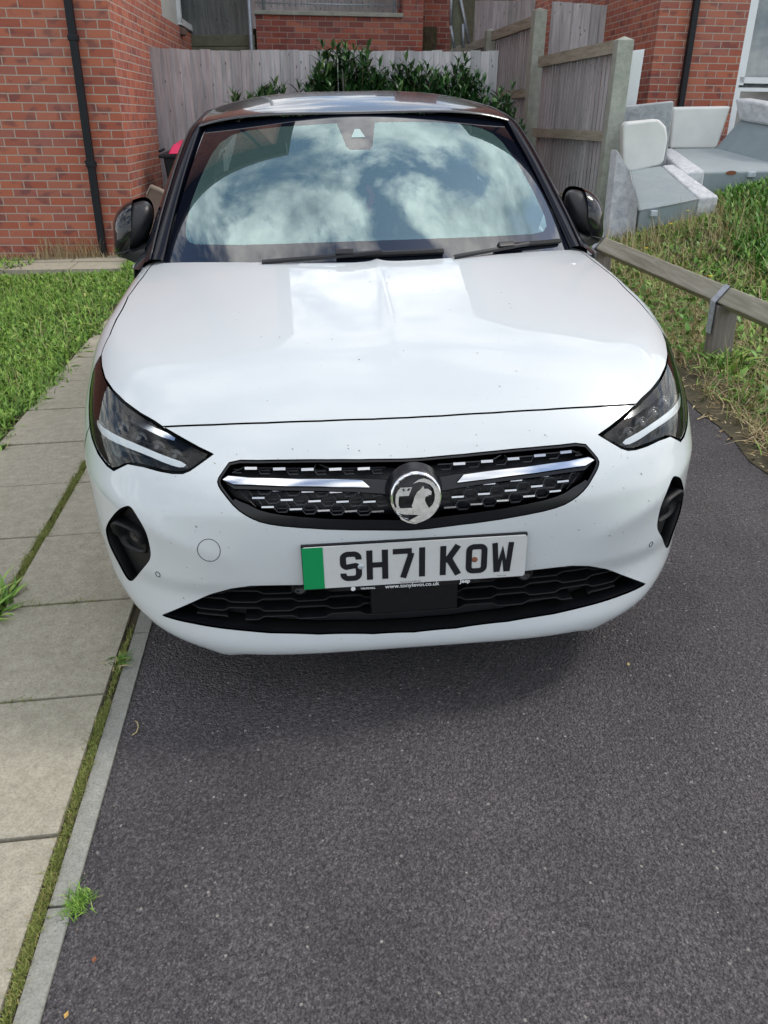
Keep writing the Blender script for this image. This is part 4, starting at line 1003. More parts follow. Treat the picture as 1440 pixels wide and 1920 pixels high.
P = scatter(3600, 2.3, 4.2, 4.0, 6.3, zt_, 2.0, 2.5, 13); blades('tall_dead_grass', P, .15, .005, .7, M['dry_grass'], 3)
P = scatter(30000, 3.2, 6.2, 3.0, 6.6, zt_, 1.5, 1.4, 17); P = P[P[:, 0] > 3.25+.35*np.clip(P[:, 1]-4.8, 0, 2)]; blades('lush_leaves', P, .12, .022, .9, M['lush'], 3, None, .6, leafw=[.3, 1, .8, 0])
P = scatter(260, 2.5, 3.6, 5.0, 5.9, zt_, 0); blades('tall_stalks', P, .28, .004, .35, M['dry_grass'], 3)
P = scatter(1900, -4.2, -2.0, 6.84, 7.1, None, 2.2, 7, 21); blades('wall_grass', P, .10, .005, .6, M['dry_grass'], 3)
P = scatter(300, -2.9, -2.25, 6.86, 7.02, None, 0); blades('wall_tall_grass', P, .26, .004, .5, M['dry_grass'], 3)
P = scatter(260, -3.35, -2.9, 6.4, 6.9, None, 1.5, 9, 2); blades('path_weeds', P, .07, .016, 1.2, M['grass'], 3)
P = scatter(320, -1.95, -1.72, 6.15, 6.75); blades('path_weeds', P, .08, .018, 1.1, M['grass'], 3)
P = bankcut(scatter(900, 1.9, 3.6, .8, 5.6, zt_, 1.2, 3, 31), .05); blades('bank_stalks', P, .26, .004, .55, M['dry_grass'], 3)
P = bankcut(scatter(7000, 1.9, 4.4, .8, 6.0, zt_, 2.6, 1.8, 33), .1); blades('bank_dock', P, .09, .034, 1.3, M['lush'], 3, None, .8, leafw=[.3, 1, .8, 0])
def pebbles(name, P, r0, r1, mat):
    n = len(P); rr = rng.uniform(r0, r1, n); O = np.array([[1, 0, 0], [0, 1, 0], [-1, 0, 0], [0, -1, 0], [0, 0, .6], [0, 0, -.3]]); az_ = rng.uniform(0, 6.28, n)
    V_ = []; F_ = []
    for i in range(n):
        c_, s_ = math.cos(az_[i]), math.sin(az_[i]); q = O*rr[i]*np.array([1, rng.uniform(.5, 1), 1]); q = q+rng.normal(0, .12*rr[i], q.shape)
        q = np.stack([q[:, 0]*c_-q[:, 1]*s_, q[:, 0]*s_+q[:, 1]*c_, q[:, 2]], 1)+P[i]; o_ = len(V_); V_ += q.tolist()
        for k in range(4): F_ += [(o_+k, o_+(k+1) % 4, o_+4), (o_+(k+1) % 4, o_+k, o_+5)]
    o = mesh(name, V_, F_, mat); o['kind'] = 'stuff'; return o
P = scatter(700, -.72, 1.8, -.95, 1.1); P = P[rng.uniform(0, 1, len(P)) < .55+.4*vnoise(P, 3, 5)]; P[:, 2] = .0008; pebbles('loose_grit', P, .0009, .0022, M['grit'])
P = np.stack([rng.normal(-.735, .012, 220), rng.uniform(-.9, 1.0, 220), np.full(220, .001)], 1); P = P[P[:, 0] > -.746]; pebbles('kerb_grit', P, .0008, .0018, M['grit'])
# litter of dead leaves and twigs along the tarmac edge
P = scatter(2600, 1.60, 2.0, .6, 4.6); P = P[rng.uniform(0, 1, len(P)) < np.clip((P[:, 0]-1.6)/.22, 0, 1)]; P[:, 2] += .004; blades('leaf_litter', P, .018, .012, 2.6, M['dry_grass'], 3)
# moss and grass in the joints
def line_pts(x0, y0, x1, y1, n, wd, wob=.006, clump=True):
    t = rng.uniform(0, 1, n); P = np.stack([x0+(x1-x0)*t+rng.normal(0, wd, n), y0+(y1-y0)*t+rng.normal(0, .008, n), np.full(n, .004)], 1)
    if clump: P = P[rng.uniform(-1, 1, n) < np.sin(P[:, 1]*23+np.sin(P[:, 1]*7)*2)*.8+.35]
    return P
P = np.concatenate([line_pts(-.807, -.85, -.807, .12, 15000, .0042), line_pts(-.807, .12, -.806, .46, 1500, .004), line_pts(-1.236, .72, -1.236, 1.75, 17000, .012), line_pts(-1.236, 1.75, -1.24, 3.2, 1500, .006)])
blades('joint_moss', P, .012, .0020, .7, M['moss'], 3)
P = np.concatenate([line_pts(-.807, -.85, -.807, .1, 900, .006), line_pts(-1.236, .62, -1.236, 1.4, 600, .012), line_pts(-1.19, .60, -.95, .61, 260, .006), line_pts(-1.26, .6, -1.2, .72, 500, .02)])
blades('joint_grass', P, .020, .0022, .9, M['moss'], 3)
for k in (1, 2): 
    y_ = JO+JS*k
    P = line_pts(-1.25, y_-.034, -.97, y_-.026, 500 if k == 1 else 300, .02); P[:, 1] = y_-.03+rng.normal(0, .005, len(P)); blades('joint_tufts', P, .022, .0026, 1.1, M['moss'], 3)
def tuft(x, y, n, h, name, label, mat, wd=.003, r=.02, lean=.9):
    P = np.stack([rng.normal(x, r, n), rng.normal(y, r*1.2, n), np.full(n, .002)], 1)
    o = blades(name, P, h, wd, lean, mat, 3, label, .5, None); return tag(o, label, 'weed')
tuft(-.738, -.480, 230, .020, 'grass_tuft', 'green grass tuft at the kerb joint beside the tarmac', M['grass'], .0028, .011, 1.2)
tuft(-.815, .290, 60, .026, 'rosette_weed', 'dark ragged weed in the kerb joint just below the car corner', M['weed_mix'], .009, .010, 1.5)
tuft(-1.275, .62, 120, .06, 'broadleaf_weed', 'leafy green weed at the far left slab joint', M['grass'], .016, .035, 1.4)
tuft(2.10, 2.62, 70, .13, 'dock_plant', 'broad green leaves at the foot of the strapped knee rail post', M['grass'], .035, .05, 1.2)
mb = MB().tube([(-.722, .045, .003), (-.714, .035, .006), (-.708, .018, .007), (-.710, .000, .005), (-.720, -.008, .003)], .0016, 5); tag(mb.build('twig', M['dry_grass'], None, True), 'short curled tan twig on the tarmac near the kerb', 'twig')
for (x_, y_, c_) in ((-.681, -.61, M['rust']), (-.707, -.709, M['ochre']), (.62, .12, M['dry_grass'])):
    lf = MB().add([(x_, y_, .003), (x_+.006, y_+.004, .006), (x_+.003, y_+.013, .005), (x_-.004, y_+.007, .004)], [(0, 1, 2, 3)])
    tag(lf.build('fallen_leaf', c_, None), {0: 'small rust coloured leaf on the tarmac'}.get(0) if x_ == -.681 else ('small yellow leaf on the tarmac at the bottom left kerb' if x_ < 0 else 'pale leaf on the tarmac below the right bumper corner'), 'leaf')
# yellow flowers in the bank
fl_pts = [(2.85, 5.25, .26), (3.08, 5.45, .28), (2.62, 3.95, .20), (2.47, 3.0, .22), (2.62, 3.1, .24), (3.9, 5.3, .30), (2.52, 4.9, .2)]
fl_lab = ['yellow flower in front of the small sofa section, left one of the pair', 'yellow flower in front of the small sofa section, right one of the pair', 'yellow flower in dry grass just above the middle of the knee rail', 'yellow flower nearest above the steel strap of the knee rail', 'yellow flower right of the strap with the taller stalk', 'yellow flower in lush leaves below the larger sofa', 'yellow flower beside the left end of the knee rail']
for i, (x_, y_, h_) in enumerate(fl_pts):
    z_ = float(terr(x_, y_)); r_ = empty('yellow_flower', (x_, y_, z_), fl_lab[i], 'flower', 'yellow flowers on the bank')
    MB().tube([(0, 0, 0), (.01, 0, h_*.5), (0, .01, h_)], .0018, 5).build('stalk', M['grass'], r_, True)
    mb = MB()
    for k in range(12): 
        a = 2*PI*k/12; mb.add([(0, .01, h_), (.016*math.cos(a-.2), .01+.016*math.sin(a-.2), h_+.006), (.019*math.cos(a), .01+.019*math.sin(a), h_+.004), (.016*math.cos(a+.2), .01+.016*math.sin(a+.2), h_+.006)], [(0, 1, 2, 3)])
    mb.build('petals', M['flower'], r_)

# --- left house
hL = empty('brick_house', mat=gmat((-1.94, 6.99, -.12), math.radians(-1.6)), label='red brick house on the left with black downpipe beside the lawn', cat='house')
mb = MB(); W_, D_, H_ = 7.5, 7.0, 7.9
mb.add([(-W_, 0, 0), (0, 0, 0), (0, 0, H_), (-W_, 0, H_)], [(0, 1, 2, 3)])
mb.build('front_wall', M['brick_front'], hL)
WY0, WY1, WZ0 = 2.75, 6.42, 2.47
mb = MB(); mb.add([(0, 0, 0), (0, D_, 0), (0, D_, WZ0), (0, 0, WZ0), (0, WY0, WZ0), (0, WY0, H_), (0, 0, H_), (0, WY1, WZ0), (0, D_, WZ0), (0, D_, H_), (0, WY1, H_), (0, WY0, 3.75), (0, WY1, 3.75)],
    [(0, 1, 2, 3), (3, 4, 5, 6), (7, 8, 9, 10), (11, 12, 10, 5)]); mb.build('side_wall', M['brick_side'], hL)
MB().add([(-W_, 0, 0), (-W_, D_, 0), (-W_, D_, H_), (-W_, 0, H_), (0, D_, 0), (0, D_, H_)], [(0, 3, 2, 1), (1, 2, 5, 4)]).build('rear_walls', M['brick_front'], hL)
MB().hexa([(-.12, WY0, WZ0), (-.03, WY0, WZ0), (-.03, WY1, WZ0), (-.12, WY1, WZ0), (-.12, WY0, 3.75), (-.03, WY0, 3.75), (-.03, WY1, 3.75), (-.12, WY1, 3.75)]).build('render_panel', M['render_wall'], hL)
wn = empty('window', (0, 0, 0)); wn.parent = hL
fy = 4.05
mb = MB()
for a, b, c_, d in ((fy, fy+.09, WZ0+.05, 3.6), (fy+1.1, fy+1.19, WZ0+.05, 3.6), (fy, fy+1.19, 3.52, 3.6), (fy, fy+1.19, WZ0+.03, WZ0+.11)): mb.box((-.03, a, c_), (.02, b, d))
mb.build('frame', M['pvc'], wn); MB().box((-.028, fy+.09, WZ0+.11), (-.02, fy+1.1, 3.52)).build('pane', M['window_glass'], wn)
MB().box((-.02, fy-.08, WZ0-.09), (.055, fy+.16, WZ0-.01)).build('sill', M['brown_cloth'], wn)
# roof and eaves
MB().add([(-W_-.3, -.45, H_-.05), (.35, -.45, H_-.05), (.35, D_/2, H_+2.1), (-W_-.3, D_/2, H_+2.1), (.35, D_+.45, H_-.05), (-W_-.3, D_+.45, H_-.05)], [(0, 1, 2, 3), (3, 2, 4, 5)]).build('roof', M['roof_tile'], hL)
MB().add([(0.0, 0, H_-.0), (0.0, D_, H_), (0.0, D_/2, H_+1.9), (-W_, 0, H_), (-W_, D_/2, H_+1.9), (-W_, D_, H_)], [(0, 1, 2), (3, 4, 5)]).build('gable', M['brick_side'], hL)
MB().box((-W_-.3, -.50, H_-.22), (.35, -.0, H_-.07)).build('fascia', M['downpipe'], hL)
dp = MB(); dp.box((-.365, -.085, .02), (-.30, -.02, H_-.2)); 
for z_ in (.06, .95, 2.0, 3.6): dp.box((-.375, -.092, z_), (-.29, -.0, z_+.045))
dp.box((-.385, -.075, z_:=.98), (-.28, -.065, 1.01))
dp.build('downpipe', M['downpipe'], hL, False, .004)
for x_ in (-4.5,):
    fw = empty('window', (0, 0, 0)); fw.parent = hL
    MB().box((x_-.6, -.01, 3.1), (x_+.6, .03, 4.3)).build('frame', M['pvc'], fw); MB().box((x_-.52, -.018, 3.18), (x_+.52, -.012, 4.22)).build('pane', M['window_glass'], fw)

# --- right house
hR = empty('brick_house', mat=gmat((3.82, 8.6, -.1), math.radians(.6)), label='red brick house on the right with white framed window behind the sofas', cat='house')
WX0, WX1 = 1.055, 3.2
mb = MB(); H2 = 7.7; zb, zt2 = .35, 3.1
mb.add([(0, 0, 0), (WX0, 0, 0), (WX0, 0, H2), (0, 0, H2), (WX1, 0, 0), (7, 0, 0), (7, 0, H2), (WX1, 0, H2), (WX0, 0, zb), (WX1, 0, zb), (WX0, 0, zt2), (WX1, 0, zt2), ], [(0, 1, 2, 3), (4, 5, 6, 7), (1, 4, 9, 8), (10, 11, 7, 2)])
mb.build('front_wall', M['brick_front'], hR)
MB().add([(0, 0, 0), (0, 7, 0), (0, 7, H2), (0, 0, H2)], [(0, 3, 2, 1)]).build('side_wall', M['brick_side'], hR)
MB().add([(7, 0, 0), (7, 7, 0), (7, 7, H2), (7, 0, H2), (0, 7, 0), (0, 7, H2)], [(0, 1, 2, 3), (1, 4, 5, 2)]).build('rear_walls', M['brick_front'], hR)
MB().add([(-.35, -.45, H2-.05), (7.3, -.45, H2-.05), (7.3, 3.5, H2+2.1), (-.35, 3.5, H2+2.1), (7.3, 7.45, H2-.05), (-.35, 7.45, H2-.05)], [(0, 1, 2, 3), (3, 2, 4, 5)]).build('roof', M['roof_tile'], hR)
MB().add([(0, 0, H2), (0, 7, H2), (0, 3.5, H2+1.9), (7, 0, H2), (7, 3.5, H2+1.9), (7, 7, H2)], [(0, 2, 1), (3, 5, 4)]).build('gable', M['brick_side'], hR)
MB().box((-.35, -.50, H2-.22), (7.3, -.0, H2-.07)).build('fascia', M['downpipe'], hR)
dp = MB(); dp.box((.355, -.09, .02), (.42, -.02, H2-.2)); dp.box((.345, -.1, 2.6), (.43, 0, 2.64)); dp.build('downpipe', M['downpipe'], hR, False, .004)
wn = empty('window', (0, 0, 0)); wn.parent = hR
mb = MB()
for a, b, c_, d in ((WX0, WX0+.035, zb, zt2), (WX0+.035, WX0+.10, 1.58, zt2), (WX0+.035, WX1, 1.60, 1.665), (WX0+.035, WX1, 1.515, 1.555), (WX0+.035, WX0+.08, zb, 1.515), (WX1-.08, WX1, zb, zt2), (WX0, WX1, zb, zb+.07), (WX0, WX1, zt2-.07, zt2)): mb.box((a, .0 if a == WX0 else .015, c_), (b, .07, d))
mb.build('frame', M['pvc'], wn)
MB().add([(WX0+.1, .04, 1.665), (WX1-.08, .04, 1.665), (WX1-.08, .04, zt2-.07), (WX0+.1, .04, zt2-.07)], [(0, 1, 2, 3)]).build('pane', M['pane_glass'], wn)
MB().add([(WX0+.08, .04, zb+.07), (WX1-.08, .04, zb+.07), (WX1-.08, .04, 1.515), (WX0+.08, .04, 1.515)], [(0, 1, 2, 3)]).build('lower_pane', M['window_glass'], wn)
MB().grid([[(x_, .22+.03*math.sin(x_*38)+.012*math.sin(x_*91), z_) for x_ in np.linspace(WX0+.05, WX1, 90)] for z_ in (1.4, zt2)]).build('curtain', M['curtain'], wn, True)
MB().box((WX0+.12, .1, 1.60), (WX1, .2, 1.63)).build('inner_sill', M['pvc'], wn)

# --- fences
def planks(mb, P0_, P1_, zb0, zb1, zt0, zt1, wd=.105, up=GUP, th=.012):
    P0_, P1_ = np.array(P0_, float), np.array(P1_, float); L_ = np.linalg.norm(P1_-P0_); n = max(1, int(round(L_/wd))); d = (P1_-P0_)/L_; nr = np.cross(d, up)
    for i in range(n):
        t0, t1 = i/n, (i+1)/n; r1, r2, r3 = rng.uniform(-.006, .006), rng.uniform(-.004, .004), rng.uniform(-.006, .008)
        a = P0_+d*L_*t0+d*.003; b = P0_+d*L_*t1+d*.010; za, zb_ = zb0+(zb1-zb0)*t0, zb0+(zb1-zb0)*t1; ta, tb = zt0+(zt1-zt0)*t0+r3, zt0+(zt1-zt0)*t1+r3
        o0 = nr*(.000+r2*.3); o1 = nr*(.014+r2*.3); T = nr*.007; T2 = nr*.020; sh = d*r1
        mb.hexa([a+up*za+o0, b+up*zb_+o1, b+up*zb_+o1+T2, a+up*za+o0+T, a+up*ta+o0+sh, b+up*tb+o1+sh, b+up*tb+o1+T2+sh, a+up*ta+o0+T+sh])
def beam(mb, A, B, h, t, up=GUP, side=1):
    A, B = np.array(A, float), np.array(B, float); d = (B-A)/np.linalg.norm(B-A); nr = np.cross(d, up)*side
    mb.hexa([A, B, B+nr*t, A+nr*t, A+up*h, B+up*h, B+up*h+nr*t*.75, A+up*h+nr*t*.75])
# back fence between the left house and the bush
bf = empty('back_fence', (-1.9, 8.75, 0), 'weathered grey vertical board fence behind the car roof', 'fence')
off = np.array([1.9, -8.75, 0.])
mb = MB(); planks(mb, np.array([-1.90, 8.75, 0])+off, np.array([-.905, 8.72, 0])+off, 0, 0, 1.915, 1.86, .112); mb.build('gate_panel', M['fence_wood'], bf)
mb = MB(); planks(mb, np.array([-.90, 8.70, 0])+off, np.array([2.0, 8.66, 0])+off, 0, 0, 1.875, 1.83, .108); mb.build('board_panel', M['fence_wood'], bf)
mb = MB(); planks(mb, np.array([-1.96, 8.70, 0])+off, np.array([-1.90, 8.72, 0])+off, 0, 0, 1.93, 1.92, .06); mb.build('edge_post', M['fence_wood'], bf)
# right fence stepping up the slope
A = np.array([2.97, 7.05, 0.]); az = math.radians(-3.4); dF = np.array([math.sin(az), math.cos(az), 0]); dF = dF-GUP*(dF@GUP); nF = np.cross(dF, GUP)
def onF(px):   # point on the fence plane that the photo shows at this pixel
    r = FX*FPX+RX*(px[0]-720)+UX*(960-px[1]); t = ((A-CP)@nF)/(r@nF); return CP+t*r
def sF(P): return (P-A)@dF, (P-A)@GUP
rf = empty('side_fence', tuple(A), 'close boarded grey fence with concrete posts stepping up beside the drive', 'fence'); O = -A
def seg_panel(pt0, pt1, mid0=None, mid1=None, zb=0):
    s0, z0 = sF(onF(pt0)); s1, z1 = sF(onF(pt1)); z1 = z0+(z1-z0)*.5; z0 = z1 if False else z0
    mb = MB(); planks(mb, dF*s0+nF*.035, dF*s1+nF*.035, zb, zb, z0-.03, z1-.03, .105); mb.build('board_panel', M['fence_wood'], rf)
    mb = MB(); beam(mb, dF*s0+GUP*(z0-.12)-nF*.02, dF*s1+GUP*(z1-.12)-nF*.02, .12, .05); mb.build('top_rail', M['rail_wood_y'], rf)
    for zz in (z0-.93, z0-1.62):
        mb = MB(); beam(mb, dF*s0+GUP*zz-nF*.02, dF*s1+GUP*zz-nF*.02, .10, .05); mb.build('arris_rail', M['rail_wood_y'], rf)
    return s0, s1, z0
seg_panel((1158, 74), (1012, 108)); seg_panel((1006, 28), (924, 62)); seg_panel((914, 70), (858, 88)); seg_panel((850, 92), (838, 98))
def fpost(px_top, wd, dp_, name='concrete_post', extra=0):
    s, z = sF(onF(px_top)); mb = MB(); c_ = dF*s
    q = [c_-dF*wd/2-nF*.06, c_+dF*wd/2-nF*.06, c_+dF*wd/2+nF*(-.06+dp_), c_-dF*wd/2+nF*(-.06+dp_)]
    mb.hexa([p+GUP*-.1 for p in q]+[p+GUP*z for p in q]); cc = sum(q)/4+GUP*(z+.035)
    k = len(mb.v); mb.v.append(tuple(cc)); mb.f = [f for f in mb.f if f != (4, 5, 6, 7)]+[(4, 5, k), (5, 6, k), (6, 7, k), (7, 4, k)]
    mb.build(name, M['concrete_post'], rf, False, .006); return s, z
# nF points away from or towards the drive: keep posts proud on both faces
fpost((1166, 75), .11, .17); fpost((1009, 20), .16, .16); fpost((918, 58), .14, .14); fpost((855, 84), .12, .12); fpost((832, 98), .12, .12)
# second fence behind: boards between the side fence and the right house
B_ = lambda p, y: (lambda r: CP+r*((y-CP[1])/r[1]))(FX*FPX+RX*(p[0]-720)+UX*(960-p[1]))
g = B_((1028, 10), 10.4); g2 = B_((1153, 14), 10.4)
gf_ = empty('gate_fence', (float(g[0]), 10.4, 0), 'taller plank gate between the side fence and the right house', 'gate'); mb = MB(); planks(mb, (0, 0, 0), (float(g2[0]-g[0]), 0, 0), 0, 0, g[2]+.04, g2[2]+.02, .12); mb.build('boards', M['fence_wood'], gf_)
g = B_((884, 2), 14.0); g2 = B_((1012, 2), 14.0)
gf_ = empty('upper_fence', (float(g[0]), 14.0, 0), 'grey plank fence on the upper terrace behind the side fence', 'fence'); mb = MB(); planks(mb, (0, 0, 0), (float(g2[0]-g[0])+.1, 0, 0), 0, 0, g[2]+.01, g2[2]+.02, .14); mb.build('boards', M['fence_wood'], gf_)
# white board leaning behind the end post
wb = B_((1178, 96), 7.6); wb2 = B_((1209, 92), 7.6)
tag(MB().hexa([(wb[0], 7.6, .3), (wb2[0]-.06, 7.6, .3), (wb2[0]-.06, 7.64, .3), (wb[0], 7.64, .3), (wb[0], 7.6, wb[2]), (wb2[0], 7.6, wb2[2]), (wb2[0], 7.64, wb2[2]), (wb[0], 7.64, wb[2])]).build('white_board', M['pvc'], None, False, .004), 'upright white board standing behind the end fence post', 'board')

# --- upper terrace: stone wall, dark fence, brick wall with coping, railings
YB = 12.0
def at(px, y=YB): return B_(px, y)
p = at((362, 66)); q = at((470, 66)); tw = MB()
tw.box((p[0]-1.2, YB, 0), (q[0]+.05, YB+.3, 2.06)); tw.box((p[0]-1.2, YB+.02, 2.065), (q[0]+.05, YB+.28, 2.21))
tag(tw.build('retaining_wall', M['stone_wall'], None, False, .01), 'mossy concrete retaining wall left of the galvanised post', 'wall')
uf = empty('dark_fence', (float(p[0])-1.2, YB+.1, 2.2), 'dark weathered plank fence on top of the mossy retaining wall', 'fence'); mb = MB(); planks(mb, (0, 0, 0), (float(q[0]-p[0])+1.2, 0, 0), 0, 0, 1.6, 1.6, .13); mb.build('boards', M['fence_wood_dark'], uf)
a = at((476, 104)); b = at((748, 24)); c_ = at((786, 60)); e_ = at((843, 60))
bw = empty('garden_wall', mat=gmat((float(a[0]), YB, 0), math.radians(0)), label='dark red brick garden wall with stone coping and metal railing above the back fence', cat='wall')
Wd = float(b[0]-a[0]); zt_w = 2.43+.03
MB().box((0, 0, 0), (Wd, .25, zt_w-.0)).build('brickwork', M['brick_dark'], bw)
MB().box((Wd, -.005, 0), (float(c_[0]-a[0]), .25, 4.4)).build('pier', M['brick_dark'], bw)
MB().box((-.02, -.04, zt_w), (Wd, .29, zt_w+.055)).build('coping', M['concrete_post'], bw, False, .008)
rl = MB(); rl.tube([(0, .12, zt_w+.16), (Wd, .12, zt_w+.16)], .010, 6); rl.tube([(0, .12, zt_w+1.0), (Wd, .12, zt_w+1.0)], .02, 6)
for k in range(24): rl.tube([(Wd*(k+.5)/24, .12, zt_w+.12), (Wd*(k+.5)/24, .12, zt_w+1.0)], .006, 5)
for x_ in (.12, Wd-.12): rl.tube([(x_, .12, zt_w+.05), (x_, .12, zt_w+1.05)], .022, 8)
rl.build('railing', M['galv'], bw, True)
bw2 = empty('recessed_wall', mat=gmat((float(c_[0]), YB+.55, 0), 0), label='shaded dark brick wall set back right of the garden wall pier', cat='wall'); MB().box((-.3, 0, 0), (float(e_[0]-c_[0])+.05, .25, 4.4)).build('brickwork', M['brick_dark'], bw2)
uf = empty('terrace_fence', (float(a[0])-.1, YB+2.2, 2.3), 'pale grey plank fence seen through the garden railing', 'fence'); mb = MB(); planks(mb, (0, 0, 0), (Wd+.6, 0, 0), 0, 0, 1.5, 1.5, .13); mb.build('boards', M['fence_wood'], uf)
st(MB().box((-3.2, YB+.3, 1.9), (1.9, 22, 2.3)).build('terrace', M['soil'], None))
def upost(px0, px1, y, r, label, name='galvanised_post'):
    a_, b_ = B_(px0, y), B_(px1, y); return tag(MB().tube([tuple(a_), tuple(b_)], r, 10).build(name, M['galv'], None, True), label, 'post')
a_ = B_((472, 102), 11.9); tag(MB().tube([tuple(a_-GUP*2), tuple(a_+GUP*2.2)], .034, 12).build('galvanised_post', M['galv'], None, True), 'galvanised steel post left of the brick garden wall', 'post')
hr = empty('handrail', (0, 0, 0), 'galvanised stair handrail between the dark brick wall and the upper fence', 'handrail'); hr.location = (2.1, 11.6, 1.9)
o_ = np.array([2.1, 11.6, 1.9])
for a1, b1 in (((847, -30), (845, 48)), ((845, 48), (852, 90)), ((862, -10), (880, 82)), ((868, 45), (869, 90))):
    P1, P2 = B_(a1, 11.6)-o_, B_(b1, 11.6)-o_; MB().tube([tuple(P1), tuple(P2)], .022, 8).build('rail', M['galv'], hr, True)
mp = [B_(p_, 11.65)-o_ for p_ in ((846, -20), (864, -20), (872, 80), (852, 88))]
MB().add([tuple(q_) for q_ in mp], [(0, 1, 2, 3)]).build('infill_sheet', M['stone_wall'], hr)

tag(MB().box((1.6, 19, 0), (7, 19.4, 5.2)).build('retaining_wall', M['stone_wall'], None), 'added tall pale stone wall hiding the sky far behind the handrail and upper fence', 'wall')  # wall added to block white sky showing through the gap
# --- laurel bushes along the back fence
def bush(x, y, z0, z1, rx, ry, n, label, seed, group='laurel bushes in front of the back fence'):
    r = np.random.default_rng(seed); root = empty('laurel_bush', (x, y, 0), label, 'bush', group); 
    shoots = []; mb = MB(); n = int(n*2.6)
    for i in range(n):
        a = r.uniform(0, 2*PI); rr = math.sqrt(r.uniform(0, 1)); bx, by = rr*rx*math.cos(a), rr*ry*math.sin(a)
        top = z0+(z1-z0)*(1-.55*rr**2)*r.uniform(.62, 1.0); ln = r.normal(0, .10, 2)
        base = np.array([bx*.6, by*.6, max(0, top-.9)]); tip = np.array([bx+ln[0], by+ln[1]-.03, top]); shoots.append((base, tip))
        if i % 3 == 0: mb.tube([tuple(base), tuple((base+tip)/2+r.normal(0, .02, 3)), tuple(tip)], [.008, .005, .002], 5)
    mb.tube([(0, 0, 0), (0, 0, .6)], .03, 8); mb.build('stems', M['stem'], root, True)
    V, Fc = [], []
    for base, tip in shoots:
        ax = tip-base; L_ = np.linalg.norm(ax); ax /= L_
        nl = 30
        for k in range(nl):
            t = 1-(k/nl)**1.1*.85; p_ = base+ax*L_*t; a = k*2.4+r.uniform(-.3, .3); l_ = r.uniform(.10, .18)*(1 if k > 2 else .7); w2 = l_*r.uniform(.22, .30)
            up_ = r.uniform(.45, 1.0) if k > 3 else r.uniform(1.2, 2.2)
            d = np.array([math.cos(a), math.sin(a), up_]); d /= np.linalg.norm(d); s_ = np.cross(d, [0, 0, 1.]); s_ /= np.linalg.norm(s_)+1e-9; u_ = np.cross(s_, d)
            o_ = len(V); 
            for tt, ww, dd in ((0, .12, 0), (.3, .85, .02), (.62, .95, .015), (1, 0, -.06)):
                c_ = p_+d*l_*tt+u_*dd*l_*2
                if ww: V += [c_-s_*w2*ww/2+u_*.1*w2, c_, c_+s_*w2*ww/2+u_*.1*w2]
                else: V.append(c_)
            for q in range(2): Fc += [(o_+3*q, o_+3*q+1, o_+3*q+4, o_+3*q+3), (o_+3*q+1, o_+3*q+2, o_+3*q+5, o_+3*q+4)]
            Fc += [(o_+6, o_+7, o_+9), (o_+7, o_+8, o_+9)]
    mesh('foliage', V, Fc, M['laurel'], root, True)
bush(-.50, 8.25, 1.05, 1.60, .42, .2, 26, 'low sparse laurel shoots at the left end of the fence bushes', 3)
bush(.32, 8.2, 1.0, 1.98, .50, .28, 60, 'tall dark laurel bush rising above the middle of the car roof', 5)
bush(1.05, 8.2, 1.0, 1.78, .55, .28, 60, 'broad laurel bush between the tallest bush and the side fence', 8)
bush(1.52, 8.25, .9, 1.86, .30, .25, 34, 'upright laurel bush at the right end of the back fence', 12)
bush(1.98, 8.4, .5, 1.50, .25, .22, 40, 'laurel bush reaching past the back fence in front of the side fence boards', 15)
a_ = B_((633, 110), 8.0); b_ = B_((636, 175), 8.0); tag(MB().tube([tuple(a_), tuple(b_-GUP*.7)], .006, 6).build('garden_cane', M['concrete_post'], None, True), 'thin pale cane standing in the tall laurel bush', 'cane')

# --- wheelie bin lid and brown chair back beside the left house
bn = empty('wheelie_bin', (-1.37, 7.85, -.03), 'black wheelie bin with bright pink lid by the back fence', 'bin')
MB().hexa([(-.22, -.25, 0), (.22, -.25, 0), (.22, .25, 0), (-.22, .25, 0), (-.28, -.33, .92), (.28, -.33, .92), (.28, .33, .92), (-.28, .33, .92)]).build('body', M['downpipe'], bn, False, .02)
MB().box((-.32, -.36, .90), (.30, .36, .935)).build('rim', M['downpipe'], bn, False, .008)
MB().hexa([(-.22, -.36, .937), (.30, -.36, .937), (.30, .36, .937), (-.22, .36, .937), (-.17, -.30, 1.02), (.27, -.30, 1.02), (.27, .30, 1.04), (-.17, .30, 1.04)]).build('lid', M['pink'], bn, False, .012)
MB().tube([(-.34, -.10, .955), (-.34, .2, .955)], .014, 8).build('handle', M['downpipe'], bn, True)
chv = empty('garden_chair', (-1.60, 6.9, 0), 'brown upholstered chair back with beige edge beside the left house corner', 'chair')
outl = [(-.17, .0), (-.17, .45), (-.155, .57), (-.11, .64), (-.02, .60), (.08, .53), (.20, .40), (.24, .0)]
mb = MB(); mb.prism(outl, lambda u, v, d: (u, d, v), 0, .10); mb.build('backrest', M['brown_cloth'], chv, False, .015)
mb = MB(); pts = outl[1:-1]; mb.grid([[(u, d_, v+.008) for u, v in pts] for d_ in (-.012, .112)], True); mb.grid([[(u, d_, v+.03) for u, v in pts] for d_ in (-.012, .112)]); mb.grid([[(u, -.012, v+z_) for u, v in pts] for z_ in (.008, .03)])
mb.build('edging', M['beige'], chv, True)
MB().box((-.17, -.45, .18), (.24, .0, .36)).build('seat', M['brown_cloth'], chv, False, .03)

